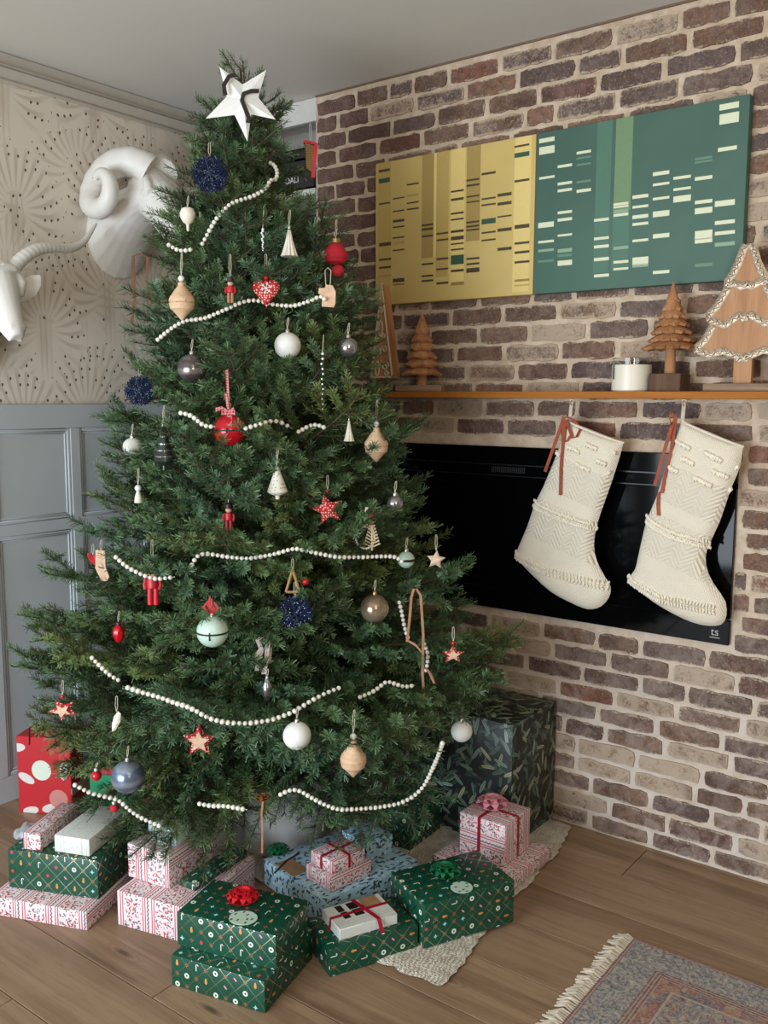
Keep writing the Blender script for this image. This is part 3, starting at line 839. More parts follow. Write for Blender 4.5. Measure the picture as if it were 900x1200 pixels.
def stocking(label, ox, oy, sc, pts, bands_, tufts, top, strap, ribs, Y0):
    O = on_y(ox+strap[0][0]/sc, oy+strap[0][1]/sc, MY-.008); 
    t = thing('christmas_stocking', label, 'stocking', (O.x, MY-.008, MZ0-.001))
    W2 = lambda x, y, Yp=Y0: on_y(ox+x/sc, oy+y/sc, Yp)-t.location
    P = [W2(*p) for p in pts]
    poly0 = [(p.x, p.z) for p in P]; poly = []
    for i in range(len(poly0)):   # rounded outline
        a, b, c, d = [Vector(poly0[(i+k) % len(poly0)]) for k in (-1, 0, 1, 2)]
        poly.append(tuple(b))
        if i not in (len(poly0)-1, 0, 1): poly.append(tuple((-a+9*b+9*c-d)/16))
    oy_ = P[0].y
    mb = MB(); mb.pillow(poly, (0, oy_, 0), (1, 0, 0), (0, 0, 1), (0, -1, 0), .03, .055, .012)
    sk = mb.build('knit_body', knit_m, t)
    # tilted uv so that the chevrons follow the leg
    a = math.atan2(P[1].z-P[0].z, P[1].x-P[0].x); uvd = sk.data.uv_layers[0].data
    for d in uvd:
        x, y = d.uv; d.uv = (x*math.cos(a)+y*math.sin(a), -x*math.sin(a)+y*math.cos(a))
    bvh = BVHTree.FromObject(sk, bpy.context.evaluated_depsgraph_get())
    def surf(x, y, lift=.003):
        p = W2(x, y); h = bvh.ray_cast(Vector((p.x, -1, p.z)), Vector((0, 1, 0)))
        return (h[0] if h[0] is not None else p)+Vector((0, -lift, 0))
    rg = random.Random(int(ox))
    for bd in bands_:
        mb = MB(); n = 34
        for i in range(n+1):
            f = i/n; seg = f*(len(bd)-1); k = min(int(seg), len(bd)-2); g_ = seg-k
            x = bd[k][0]+(bd[k+1][0]-bd[k][0])*g_; y = bd[k][1]+(bd[k+1][1]-bd[k][1])*g_
            for dy in (-15, 13):
                p = surf(x, y+dy, .002); mb.ball(p, (.0050, .0062, .0085), 1, Matrix.Rotation(rg.uniform(-.6, .6), 3, 'Y'))
            p = surf(x, y, .0035); mb.ball(p, (.005, .0035, .0025), 1)
        mb.build('fringe_band', tuft_m, t)
    for x, y, n in tufts:
        mb = MB()
        for i in range(n):
            p = surf(x+i*13, y+i*6+rg.uniform(-3, 3), .003)
            mb.ball(p, (.0072, .0075, .0076), 1, Matrix.Rotation(rg.uniform(-1, 1), 3, 'Y'))
            mb.ball(p+Vector((rg.uniform(-.004, .004), -.003, -.006)), (.0035, .004, .005), 1)
        mb.build('tuft', tuft_m, t)
    # cuff hem
    mb = MB(); A, B = W2(*pts[0]), W2(*pts[1])
    mb.tube([A+(B-A)*f+Vector((0, -.0285*math.sin(PI*f)**.5 if 0 < f < 1 else 0, -.001)) for f in [i/10 for i in range(11)]]
            , .004, 6); mb.build('cuff_hem', knit_m, t)
    q = [W2(x, y, MY-.006+(Y0-MY+.006)*i/(len(strap)-1)) for i, (x, y) in enumerate(strap)]
    mb = MB(); mb.strip(q, .011, (1, 0, 0), .003); mb.build('hanging_strap', strap_m, t)
    mb = MB()
    hk = q[0]; mb.tube([hk+Vector((0, .004, .0)), hk+Vector((0, -.006, -.004)), hk+Vector((0, -.008, -.012)), hk+Vector((0, 0, -.016))], .0018, 6); mb.build('hook', plain('brass_hook', (150, 120, 70), .4, .8), t)
    mb = MB()
    for rb_ in ribs:
        pp = [surf(x, y, .006) if bvh.ray_cast(Vector((W2(x, y).x, -1, W2(x, y).z)), Vector((0, 1, 0)))[0] is not None else W2(x, y)+Vector((0, -.03, 0)) for x, y in rb_]
        d = (pp[-1]-pp[0]); sd = Vector((0, 1, 0)).cross(d).normalized()
        mb.strip(pp, .0105, sd, .0015)
    mb.build('ribbon_bow', rust, t)
    return t
stocking('cream knitted stocking with rust ribbon, hanging left of the two under the mantel', 590, 460, 4.615,
    [(345, 150), (650, 270), (630, 345), (580, 500), (530, 640), (500, 740), (490, 830), (505, 910), (545, 990), (580, 1050), (570, 1110), (530, 1155), (480, 1172), (430, 1165), (350, 1130), (260, 1080), (180, 1010), (110, 940), (68, 890), (75, 850), (130, 720), (170, 600), (215, 510), (260, 400), (300, 300), (330, 200)],
    [[(172, 600), (330, 670), (505, 725)], [(70, 875), (250, 960), (570, 1045)]],
    [(375, 290, 5), (470, 275, 5), (530, 365, 4), (290, 320, 3), (420, 385, 6), (585, 430, 1), (615, 325, 1)],
    None, [(370, 40), (366, 80), (362, 120), (352, 160)],
    [[(350, 130), (345, 250), (338, 400), (335, 550)], [(350, 130), (320, 220), (285, 320), (248, 425)], [(355, 130), (400, 145), (430, 195), (420, 240), (400, 245), (380, 200), (360, 150)], [(355, 150), (350, 260), (372, 262), (385, 230)]], -.075)
stocking('cream knitted stocking with rust ribbon, hanging right of the two at the fireplace end', 730, 460, 4.286,
    [(295, 140), (605, 270), (590, 370), (540, 490), (490, 640), (435, 760), (415, 830), (430, 910), (470, 980), (515, 1050), (520, 1120), (495, 1165), (430, 1172), (350, 1155), (250, 1110), (150, 1050), (70, 985), (28, 940), (60, 890), (75, 830), (95, 740), (120, 640), (170, 520), (200, 420), (235, 330), (270, 210)],
    [[(122, 635), (260, 710), (437, 762)], [(30, 935), (200, 1030), (470, 1085)]],
    [(285, 245, 6), (430, 300, 7), (315, 325, 5), (470, 390, 6), (250, 375, 4), (380, 425, 7), (580, 375, 1), (542, 488, 1)],
    None, [(307, 38), (306, 70), (302, 110), (297, 150)],
    [[(270, 150), (235, 260), (205, 370), (178, 465)], [(285, 120), (250, 300), (225, 430), (215, 500)], [(215, 490), (195, 505), (195, 560), (200, 612)], [(275, 110), (250, 120), (262, 160), (285, 110)]], -.075)

# ------------------------------------------------------------------ resin animal busts on the left wall
resin = plain('white_resin', (226, 222, 214), .45, var=.03, scale=8)
def remesh(o, v):
    md = o.modifiers.new('fuse', 'REMESH'); md.mode = 'VOXEL'; md.voxel_size = v; md.use_smooth_shade = True
    s = o.modifiers.new('soft', 'SMOOTH'); s.iterations = 3; s.factor = .5
RB = Vector((XL, -.53, 2.06))
t = thing('ram_bust', 'white resin ram head with curled horns mounted on the wallpaper', 'wall sculpture', RB)
mb = MB()
# neck: from a tall oval on the wall outward to the head
def loft(mb, secs, n=18):
    """secs: (centre, half width along y, half height, tilt axis vector)"""
    rings = []
    for c, a, b, up in secs:
        c = Vector(c); up = Vector(up).normalized()
        rings.append([mb.bm.verts.new(c+Vector((0, 1, 0))*(a*math.cos(2*PI*k/n))+up*(b*math.sin(2*PI*k/n))) for k in range(n)])
    for A, B in zip(rings, rings[1:]):
        for k in range(n): mb.bm.faces.new((A[k], A[(k+1) % n], B[(k+1) % n], B[k]))
    mb.bm.faces.new(rings[0][::-1]); mb.bm.faces.new(rings[-1])
loft(mb, [((0, 0, -.015), .135, .155, (0, 0, 1)), ((.02, 0, -.01), .14, .16, (0, 0, 1)), ((.06, 0, .01), .118, .14, (.1, 0, 1)), ((.12, 0, .05), .098, .115, (.3, 0, 1)), ((.19, 0, .085), .088, .1, (.5, 0, .9)), ((.25, 0, .09), .08, .085, (.8, 0, .7))])
# head: forehead to muzzle, pointing out and down
loft(mb, [((.15, 0, .17), .05, .04, (.7, 0, .8)), ((.19, 0, .15), .076, .075, (.7, 0, .75)), ((.25, 0, .095), .078, .08, (.75, 0, .65)), ((.31, 0, .02), .060, .062, (.8, 0, .6)), ((.355, 0, -.045), .046, .05, (.8, 0, .6)), ((.385, 0, -.085), .042, .043, (.8, 0, .6)), ((.40, 0, -.105), .028, .03, (.8, 0, .6))])
for s_ in (-1, 1):
    mb.ball((.27, s_*.07, .105), (.022, .014, .016), 2)
    mb.ball((.38, s_*.026, -.06), (.013, .01, .016), 2)
    loftp = [(.17, s_*.09, .10), (.15, s_*.135, .075), (.135, s_*.165, .05), (.125, s_*.18, .035)]
    mb.tube(loftp, [(.02, .012), (.03, .014), (.024, .010), (.006, .004)], 10)
for s_ in (-1, 1):
    mb.tube([(.245, s_*.045, .165), (.275, s_*.066, .135), (.29, s_*.068, .105)], .017, 8); mb.tube([(.33, s_*.052, -.02), (.36, s_*.046, -.075), (.392, s_*.02, -.112)], .010, 8)
b = mb.build('head', resin, t); remesh(b, .005)
for s_ in (-1, 1):
    mb = MB(); pts = []; rad = []
    N = 60
    for i in range(N+1):
        f = i/N; a = math.radians(40)+f*math.radians(440)
        R_ = .074*(1-f)**.75+.024
        pts.append((.160+R_*1.12*math.cos(a), s_*(.03+.135*min(1, f*2.4)**.8+.025*f), .120+R_*1.12*math.sin(a)))
        r0 = .046*(1-f)**.7+.010
        r0 *= 1+.035*math.sin(i*1.7)*(1-f)
        rad.append((r0*.95, r0))
    pts.append((pts[-1][0]+.006, pts[-1][1], pts[-1][2]+.012)); rad.append((.004, .004))
    mb.tube(pts, rad, 14); mb.build('horn', resin, t)
# antelope
AB = Vector((XL, -1.14, 1.74))
t = thing('antelope_bust', 'white resin antelope head with long ringed horns, left of the ram', 'wall sculpture', AB)
mb = MB()
loft(mb, [((0, 0, -.08), .10, .16, (0, 0, 1)), ((.03, 0, -.07), .1, .155, (0, 0, 1)), ((.1, 0, -.02), .075, .115, (.35, 0, .9)), ((.17, 0, .04), .064, .085, (.6, 0, .8)), ((.22, 0, .075), .06, .07, (.8, 0, .7))])
q = on_x(24, 396, -2.68)-AB
mz = on_x(17, 388, -2.70)-AB; mz.y = max(mz.y, .0); h0 = Vector((.17, 0, .105))
loft(mb, [(h0+Vector((-.02, 0, .01)), .04, .035, (.8, 0, .7)), (h0+Vector((.015, 0, -.01)), .060, .058, (.8, 0, .7)), (h0.lerp(mz, .3), .062, .066, (.85, 0, .6)), (h0.lerp(mz, .6), .046, .05, (.85, 0, .6)), (h0.lerp(mz, .88), .036, .036, (.85, 0, .6)), (mz, .033, .03, (.85, 0, .6)), (mz+Vector((.012, 0, -.02)), .02, .018, (.85, 0, .6))])
for s_ in (-1, 1):
    mb.ball(h0.lerp(mz, .3)+Vector((.02, s_*.055, .015)), (.018, .012, .014), 2)
    mb.ball(mz+Vector((.012, s_*.022, .012)), (.009, .007, .012), 2)
for s_ in (-1, 1):
    q1 = h0.lerp(mz, .18)+Vector((.03, s_*.05, .03)); q2 = h0.lerp(mz, .42)+Vector((.02, s_*.055, .0))
    mb.tube([q1, q1.lerp(q2, .5)+Vector((.008, s_*.008, .004)), q2], [.014, .017, .010], 8)      # brow ridge
    mb.tube([h0.lerp(mz, .55)+Vector((-.012, s_*.044, -.022)), h0.lerp(mz, .85)+Vector((-.010, s_*.034, -.02)), mz+Vector((0, s_*.014, -.03))], .009, 8)
b = mb.build('head', resin, t); remesh(b, .0045)
for s_ in (-1, 1):
    mb = MB()
    e0 = on_x(19, 352, -2.80)-AB; e1 = on_x(47, 323, -2.76)-AB
    if s_ < 0: e0.y, e1.y = -e0.y, -e1.y
    mid = e0.lerp(e1, .5)
    mb.tube([e0, e0.lerp(e1, .25), mid, e0.lerp(e1, .8), e1], [(.008, .012), (.010, .026), (.009, .034), (.006, .024), (.002, .003)], 10); mb.build('ear', resin, t)
    mb = MB(); pts = []; rad = []
    # long horn rising from the brow, sweeping sideways along the wall, tip turned up
    ctrl = [(8, 338, -2.79), (14, 318, -2.785), (27, 302, -2.78), (45, 292, -2.785), (64, 290, -2.795), (82, 291, -2.81), (96, 285, -2.83), (105, 274, -2.85), (113, 262, -2.87)]
    C3 = [on_x(*c)-AB for c in ctrl]
    if s_ < 0: C3 = [Vector((c.x, -c.y, c.z)) for c in C3]
    N = 90
    for i in range(N+1):
        f = i/N*(len(C3)-1); k = min(int(f), len(C3)-2); g_ = f-k
        p0, p1, p2, p3 = C3[max(k-1, 0)], C3[k], C3[k+1], C3[min(k+2, len(C3)-1)]
        pts.append(.5*((2*p1)+(p2-p0)*g_+(2*p0-5*p1+4*p2-p3)*g_**2+(3*p1-p0-3*p2+p3)*g_**3))
        ff = i/N; r0 = .0235*(1-ff)**.65+.0025
        rad.append(r0*(1+.06*math.sin(i*2.1)*(ff < .93)))
    mb.tube(pts, rad, 12); mb.build('horn', resin, t)

# ------------------------------------------------------------------ patterned rug (right foreground)
def rug_mat():
    M = Mat('faded_rug', .95, spec=.1); u, v, w = M.uv()   # u right, v towards camera, metres
    U, V = u, v
    e = u.min(v)
    nz = M.noise(M.vec(u, v, 0), 60, 3)
    field = M.ramp(M.noise(M.vec(u, v, 0), 17, 4, .6, 2.5), [(.28, lin((96, 84, 86))), (.4, lin((150, 138, 132))), (.47, lin((126, 128, 132))), (.53, lin((168, 150, 134))), (.6, lin((140, 100, 96))), (.7, lin((106, 108, 116)))])
    l1, g1, b1, x1, y1 = M.leaves(u, v, 42, .42, .2, 1.0)
    fc_ = M.ramp(g1, [(0, lin((84, 90, 104))), (.25, lin((172, 160, 146))), (.5, lin((150, 92, 92))), (.75, lin((116, 100, 86)))], True)
    c = M.mix(l1*.6, field, fc_)
    bord = M.ramp(M.noise(M.vec(u, v, 0), 34, 3, .6, 2.0), [(.3, lin((104, 112, 124))), (.45, lin((152, 152, 152))), (.6, lin((178, 168, 152))), (.7, lin((120, 112, 116)))])
    l2, g2, b2, _, _ = M.leaves(u, v, 55, .4, .16, 5.0); bord = M.mix(l2*.55, bord, M.ramp(g2, [(0, lin((84, 94, 112))), (.5, lin((190, 178, 162))), (.75, lin((140, 96, 98)))], True))
    ln = (e*700+M.noise(M.vec(u, v, 0), 30, 2)*2).sin()
    red = M.mix(ln.smooth(-.2, .6), lin((122, 84, 84)), lin((170, 146, 134)))
    blk = M.ramp(M.white(M.vec((u*28).floor(), (v*28).floor(), 2.0)), [(0, lin((150, 100, 92))), (.35, lin((164, 122, 98))), (.7, lin((124, 108, 112)))], True)
    blk = M.mix(l1*.7, blk, fc_)
    bord = M.mix(M.noise(M.vec(u, v, 0), 90, 3).smooth(.45, .6)*.7, bord, lin((96, 98, 108)))
    c2 = M.mix(e.lt(.165), c, blk); c2 = M.mix(e.lt(.128), c2, red); c2 = M.mix(e.lt(.102), c2, bord)
    c2 = M.mix(e.gt(.163)*e.lt(.169), c2, lin((176, 160, 146)))
    c2 = M.mix(e.lt(.014), c2, red)
    cl = ((M.noise(M.vec(u, v, 0), 17, 2, .5, 1.2)*7).fract()-.5).abs()
    c2 = M.mix(cl.lt(.07)*(e.lt(.104)*e.gt(.014)).max(e.gt(.17))*.55, c2, lin((196, 184, 168)))
    c2 = M.mix(cl.gt(.42)*(e.lt(.104)*e.gt(.014)).max(e.gt(.17))*.55, c2, lin((74, 72, 84)))
    c2 = M.mix(M.noise(M.vec(u, v, 0), 130, 4, .7).smooth(.42, .62)*.5, c2, lin((178, 168, 156)))
    c2 = M.mix(nz.smooth(.5, .75)*.4, c2, lin((92, 86, 90)))
    M.color(c2); M.bump(M.noise(M.vec(u, v, 0), 420, 2)+nz, .4, .004); return M.mat
RX, RY, RXE, RYE = -.862, -.528, .62, -2.1
t = thing('patterned_rug', 'faded oriental style rug in muted grey and rose with cream fringe', 'rug', (RX, RY, 0))
mb = MB(); mb.box(((RXE-RX)/2, (RYE-RY)/2, .0045), (RXE-RX, RY-RYE, .009), bevel=.002)
uvl = mb.bm.loops.layers.uv.verify()
for f in mb.bm.faces:
    for l in f.loops: l[uvl].uv = (l.vert.co.x, -l.vert.co.y)
mb.build('pile', rug_mat(), t)
mb = MB(); rg = random.Random(3)
yv = -.004
while yv > RYE-RY:
    for q in range(2):
        dy = rg.uniform(-.014, .014); L_ = rg.uniform(.035, .052); w = rg.uniform(.002, .0034)
        mb.tube([(.004, yv, .006), (-L_*.4, yv+dy*.4, .010+rg.uniform(0, .004)), (-L_*.8, yv+dy, .005), (-L_, yv+dy*1.3, .003)], [w, w*1.1, w, w*.5], 5)
    yv -= .0085
mb.build('fringe', plain('rug_fringe', (206, 194, 174), .95, var=.12, scale=40), t, kind='stuff')

# cream woven throw under tree and gifts
def weave():
    M = Mat('cream_weave', .95, spec=.1); P = M.sep(M.pos())
    dn = M.noise(M.pos(), 30, 2)*.03
    u, v = P[0]*1.0+P[1]*.35+dn, P[1]*1.0-P[0]*.35-dn
    w1 = (u*520+((v*165).floor()*3.14)).sin(); w2 = (v*260*2).sin()
    n = M.noise(M.pos(), 40, 4)
    M.color(M.mix(n.smooth(.3, .7), lin((196, 184, 166)), lin((224, 215, 199)))); n5 = M.noise(M.pos(), 190, 2); M.bump(n5*1.3+w1*w2*.25+n, .9, .006); return M.mat
t = thing('woven_throw', 'cream chunky woven throw spread on floor under tree and gifts', 'throw blanket', (-1.9, -.5, 0))
edge = [(-1.285, -.028), (-1.262, -.12), (-1.232, -.25), (-1.236, -.33), (-1.214, -.45), (-1.222, -.55), (-1.195, -.66), (-1.19, -.78), (-1.165, -.9), (-1.158, -1.01), (-1.175, -1.022), (-1.215, -1.012), (-1.25, -1.03), (-1.30, -1.022), (-1.345, -1.035), (-1.40, -1.0), (-1.6, -.92), (-2.0, -.93), (-2.4, -.86), (-2.5, -.5), (-2.42, -.05), (-1.8, -.03)]
poly = []
for i in range(len(edge)):
    a, b = Vector(edge[i]), Vector(edge[(i+1) % len(edge)])
    n = max(1, int((b-a).length/.022))
    for k in range(n):
        p = a+(b-a)*k/n; j = (.004 if (len(poly) % 2) else -.003); poly.append((p.x+1.9+j*.7, p.y+.5+j))
mb = MB(); mb.pillow(poly, (0, 0, .0062), (1, 0, 0), (0, 1, 0), (0, 0, 1), .0058, .012, .03)
mb.build('weave', weave(), t)

# ------------------------------------------------------------------ wrapping papers
def green_paper():
    M = Mat('green_lattice_paper', .38); u, v, w = M.uv(); s_ = .056
    p, q = (u*1.0+v)/s_+.13, (u*1.0-v)/s_+.4
    fp_, fq = p.fract(), q.fract()
    dp, dq = (fp_-.5).abs(), (fq-.5).abs()
    line = dp.gt(.473).max(dq.gt(.473))*M.noise(M.vec(u, v, 0), 900, 1).gt(.42)
    lx = (fp_-.5+fq-.5)*(s_/2); ly = (fp_-fq)*(s_/2)
    ar = M.white(M.vec(p.floor(), q.floor(), 1.5)); rl = (lx*lx+ly*ly).sqrt()
    ring = (rl-.0048).abs().lt(.0021)*ar.lt(.2)
    cane = ((lx.abs().lt(.0012)*(ly+.001).abs().lt(.007)).max((((lx-.003)*(lx-.003)+(ly-.006)*(ly-.006)).sqrt()-.003).abs().lt(.0011)*ly.gt(.006)))*ar.gt(.2)*ar.lt(.42)
    star = (lx.abs().sqrt()+ly.abs().sqrt()).lt(.098)*ar.gt(.42)*ar.lt(.6)
    ging = ((lx*lx*1.6+(ly+.002)*(ly+.002)*.7).sqrt().lt(.0048)).max((lx*lx+(ly-.005)*(ly-.005)).sqrt().lt(.0028))*ar.gt(.6)*ar.lt(.78)
    orn = (lx*lx+ly*ly*.8).sqrt().lt(.0045)*ar.gt(.78)*ar.lt(.9)
    candy = ((lx+ly)*(lx+ly)*4+(lx-ly)*(lx-ly)*.5).sqrt().lt(.006)*ar.gt(.9)
    # crossing stars on the lattice
    cx_ = (((p+.5).fract()-.5)+((q+.5).fract()-.5))*(s_/2); cy2 = ((p+.5).fract()-(q+.5).fract())*(s_/2)
    cr_ = (cx_*cx_+cy2*cy2).sqrt(); cw = M.white(M.vec((p+.5).floor(), (q+.5).floor(), 4.5))
    cross = (cx_.abs().sqrt()+cy2.abs().sqrt()).lt(.093)*cw.gt(.35)
    n = M.noise(M.vec(u, v, 0), 5, 2)
    c = M.mix(n, lin((12, 66, 48)), lin((16, 76, 56)))
    c = M.mix(line, c, lin((186, 205, 170)))
    c = M.mix(cross, c, lin((178, 118, 84)))
    for mk, col in ((ring, (222, 224, 206)), (cane, (226, 216, 206)), (star, (150, 206, 204)), (ging, (206, 140, 70)), (orn, (196, 62, 66)), (candy, (224, 150, 160))):
        c = M.mix(mk, c, lin(col))
    M.color(c); M.link(line, M.b.inputs['Metallic']); M.link(.38-line*.2, M.b.inputs['Roughness']); return M.mat
def pink_paper(name='pink_striped_paper', P_=.105, base=(226, 204, 204)):
    M = Mat(name, .42); u, v, w = M.uv()
    f = (u/P_+.1).fract()
    g = (u/.0075).fract(); st = g.lt(.42)
    zone = f.lt(.16).max(f.gt(.28)*f.lt(.42))
    mid = f.gt(.17)*f.lt(.27)
    zig = ((v/.012).ping(.5)*.6+(f-.22)*9).abs().lt(.16)
    c = M.mix(M.noise(M.vec(u, v, 0), 9, 2), lin(base), lin(tuple(min(255, x+8) for x in base)))
    c = M.mix(st*zone, c, lin((176, 74, 84)))
    c = M.mix(zig*mid, c, lin((78, 70, 84)))
    free = f.gt(.44)
    for sc, a, b_, sd, cols in ((75, .42, .16, 1.1, [(70, 72, 84), (172, 60, 68), (96, 120, 104), (110, 96, 106)]), (110, .34, .2, 7.7, [(180, 74, 80), (88, 92, 100), (150, 150, 150), (80, 110, 96)])):
        l, g_, b2, x, y = M.leaves(u, v, sc, a, b_, sd)
        c = M.mix(l*free*b2.gt(.3), c, M.ramp(g_, [(0, lin(cols[0])), (.3, lin(cols[1])), (.55, lin(cols[2])), (.8, lin(cols[3]))], True))
    # berry sprigs in the middle of the plain band
    bl = (((u/P_+.1).fract()-.7)*P_); vv_ = ((v/.075).fract()-.5)*.075
    d = (bl*bl+vv_*vv_).sqrt(); ang = bl.atan2(vv_)
    sprig = ((ang*2.5).sin().abs().lt(.35)*d.lt(.017)*d.gt(.003))
    c = M.mix(sprig, c, lin((190, 50, 58)))
    M.color(c); return M.mat
def blue_paper():
    M = Mat('blue_winter_paper', .45); u, v, w = M.uv()
    c = M.mix(M.noise(M.vec(u, v, 0), 14, 3), lin((150, 186, 204)), lin((172, 204, 218)))
    for sc, a, b_, sd, fx, col in ((34, .36, .13, .3, 1.5, (38, 64, 88)), (40, .32, .15, 4.1, None, (52, 84, 84)), (60, .28, .12, 9.2, None, (206, 222, 228)), (48, .3, .12, 15.5, 1.2, (44, 60, 78))):
        l, g_, b2, x, y = M.leaves(u, v, sc, a, b_, sd, fx)
        c = M.mix(l*b2.gt(.38), c, lin(col))
    M.color(c); return M.mat
def foliage_paper():
    M = Mat('dark_foliage_paper', .45); u, v, w = M.uv()
    c = M.mix(M.noise(M.vec(u, v, 0), 8, 3), lin((18, 20, 20)), lin((30, 34, 32)))
    for sc, a, b_, sd, cols in ((17, .56, .12, .3, [(48, 62, 54), (70, 84, 74), (38, 50, 44)]), (20, .54, .12, 5.2, [(92, 114, 100), (128, 134, 104), (74, 98, 86)]), (27, .5, .13, 17.7, [(66, 88, 76), (84, 104, 88), (50, 70, 60)]), (19, .52, .11, 11.3, [(150, 168, 154), (112, 132, 118), (158, 156, 124)])):
        l, g_, b2, x, y = M.leaves(u, v, sc, a, b_, sd)
        cc = M.ramp(g_, [(0, lin(cols[0])), (.33, lin(cols[1])), (.66, lin(cols[2]))], True)
        cc = M.mix(y.abs().lt(.022)*.6, cc, lin((30, 36, 32)))
        c = M.mix(l*b2.gt(.2), c, cc)
    M.color(c); return M.mat
green_p, pink_p, blue_p, foil_p = green_paper(), pink_paper(), blue_paper(), foliage_paper()
red_bag_m = plain('red_gift_card', (182, 28, 34), .45); 
def tag_mat():
    M = Mat('mint_gift_tag', .6); P = M.sep(M.obj())
    l, g_, b2, x, y = M.leaves(P[0], P[1], 62, .3, .17, 2.0, 1.5)
    M.color(M.mix(l*b2.gt(.3), lin((190, 214, 196)), lin((60, 92, 76)))); return M.mat
tag_m = tag_mat()
ribbon_red = plain('red_satin_ribbon', (158, 18, 44), .32, var=.2); bow_red = plain('red_gift_bow', (196, 22, 36), .3, var=.15)
bow_green = plain('green_gift_bow', (24, 104, 66), .3, var=.2); bow_pink = plain('pink_gift_bow', (224, 150, 162), .35, var=.1)

def gift(label, F, ang, l1, l2, h, z, mat, swap=False, name='wrapped_gift', group=None):
    """F: the corner nearest the camera; l2 runs along ang, l1 along ang + 90 degrees"""
    a = math.radians(ang); e2 = Vector((math.cos(a), math.sin(a), 0)); e1 = Vector((-math.sin(a), math.cos(a), 0))
    c = Vector((F[0], F[1], z+.0004))+e2*(l2/2)+e1*(l1/2)
    t = thing(name, label, 'gift', c, a-PI/2, group)
    # local: +x = -e1 , +y = e2
    mb = MB(); mb.box((0, 0, h/2), (l1, l2, h), bevel=.0025, seg=2)
    mb.boxuv(swap)
    k = (sum(map(ord, label)) % 97)/97
    uvl = mb.bm.loops.layers.uv.verify()
    for f in mb.bm.faces:
        for l in f.loops: l[uvl].uv = (l[uvl].uv[0]+k*.4+1, l[uvl].uv[1]+k*.23+1)
    mb.build('wrapping', mat, t)
    # folded flap seam on each end
    for s_ in (-1, 1):
        mb = MB(); mb.prism([(-l2*.5+.004, .002), (l2*.5-.004, .002), (0, h*.62)], (s_*(l1/2), 0, 0), (0, 1, 0), (0, 0, 1), (s_, 0, 0), -.0008, .0008)
        mb.boxuv(swap); uvl = mb.bm.loops.layers.uv.verify()
        for f in mb.bm.faces:
            for l in f.loops: l[uvl].uv = (l[uvl].uv[0]+k*.4+1, l[uvl].uv[1]+k*.23+1)
        mb.build('end_flap', mat, t, False)
    t['dims'] = (l1, l2, h); return t
def local(t, px, py, z):
    """the photo point on the horizontal plane z, in the gift's own coordinates"""
    p = on_z(px, py, z); d = p-t.location; a = -t.rotation_euler.z
    return Vector((d.x*math.cos(a)-d.y*math.sin(a), d.x*math.sin(a)+d.y*math.cos(a), z-t.location.z))
def bow(t, c, R, mat, name='bow', loops=11, w=.016):
    rg = random.Random(int(R*1e4)); mb = MB()
    for lay, (n, rr, el) in enumerate(((loops, R*1.12, .30), (loops-2, R*.95, .78), (5, R*.7, 1.2))):
        for k in range(n):
            a = 2*PI*k/n+lay*.4+rg.uniform(-.1, .1); d = Vector((math.cos(a)*math.cos(el), math.sin(a)*math.cos(el), math.sin(el)))
            up = Vector((-math.cos(a)*math.sin(el), -math.sin(a)*math.sin(el), math.cos(el))); sd = d.cross(up)
            pts = [c+Vector((0, 0, .002))+d*(rr*f)+up*(rr*.42*g_) for f, g_ in ((0, 0), (.4, -.18), (.8, -.22), (1.0, .05), (.85, .55), (.5, .6), (.1, .25))]
            mb.strip(pts, [w*.35, w*.9, w*.8, w*.25, w*.8, w*.9, w*.35], sd, .0008)
    return mb.build(name, mat, t, False)
def oval_tag(t, c, rx, ry, rz=0):
    g_ = MB(); g_.lathe([(1, -.0006), (1, .0006)], 28, M=Matrix.Rotation(rz, 3, 'Z') @ Matrix.Diagonal((rx, ry, 1)))
    o = g_.build('gift_tag', tag_m, t); o.location = c; return o
def wrap_ribbon(t, along, pos, w, mat, z0=0, h=None):
    l1, l2, hh = t['dims']; h = h or hh; e = .0018; mb = MB()
    L = l2 if along == 'y' else l1
    pr = [(-L/2-e, z0+.001), (-L/2-e, z0+h+e), (L/2+e, z0+h+e), (L/2+e, z0+.001)]
    pts = [Vector((pos, a, z)) if along == 'y' else Vector((a, pos, z)) for a, z in pr]
    # small chamfers so the band keeps its width round the edge
    q = [pts[0], pts[1]+(pts[0]-pts[1]).normalized()*.003, pts[1]+(pts[2]-pts[1]).normalized()*.003, pts[2]+(pts[1]-pts[2]).normalized()*.003, pts[2]+(pts[3]-pts[2]).normalized()*.003, pts[3]]
    mb.strip(q, w, (1, 0, 0) if along == 'y' else (0, 1, 0), .0012); return mb.build('ribbon', mat, t)

# front pair, centre left
gC1 = gift('green lattice-papered gift on bare floor, lower of the front pair', (-1.437, -1.345), 103.5, .267, .239, .0805, 0, green_p)
gC2 = gift('green gift with red bow and oval mint tag, upper of the front pair', (-1.444, -1.298), 105.5, .279, .172, .0895, .0815, green_p)
bow(gC2, local(gC2, 285, 1056, .1712), .040, bow_red, 'bow', 11, .02)
oval_tag(gC2, local(gC2, 285, 1076, .1722)+Vector((0, 0, .001)), .036, .031, .1)
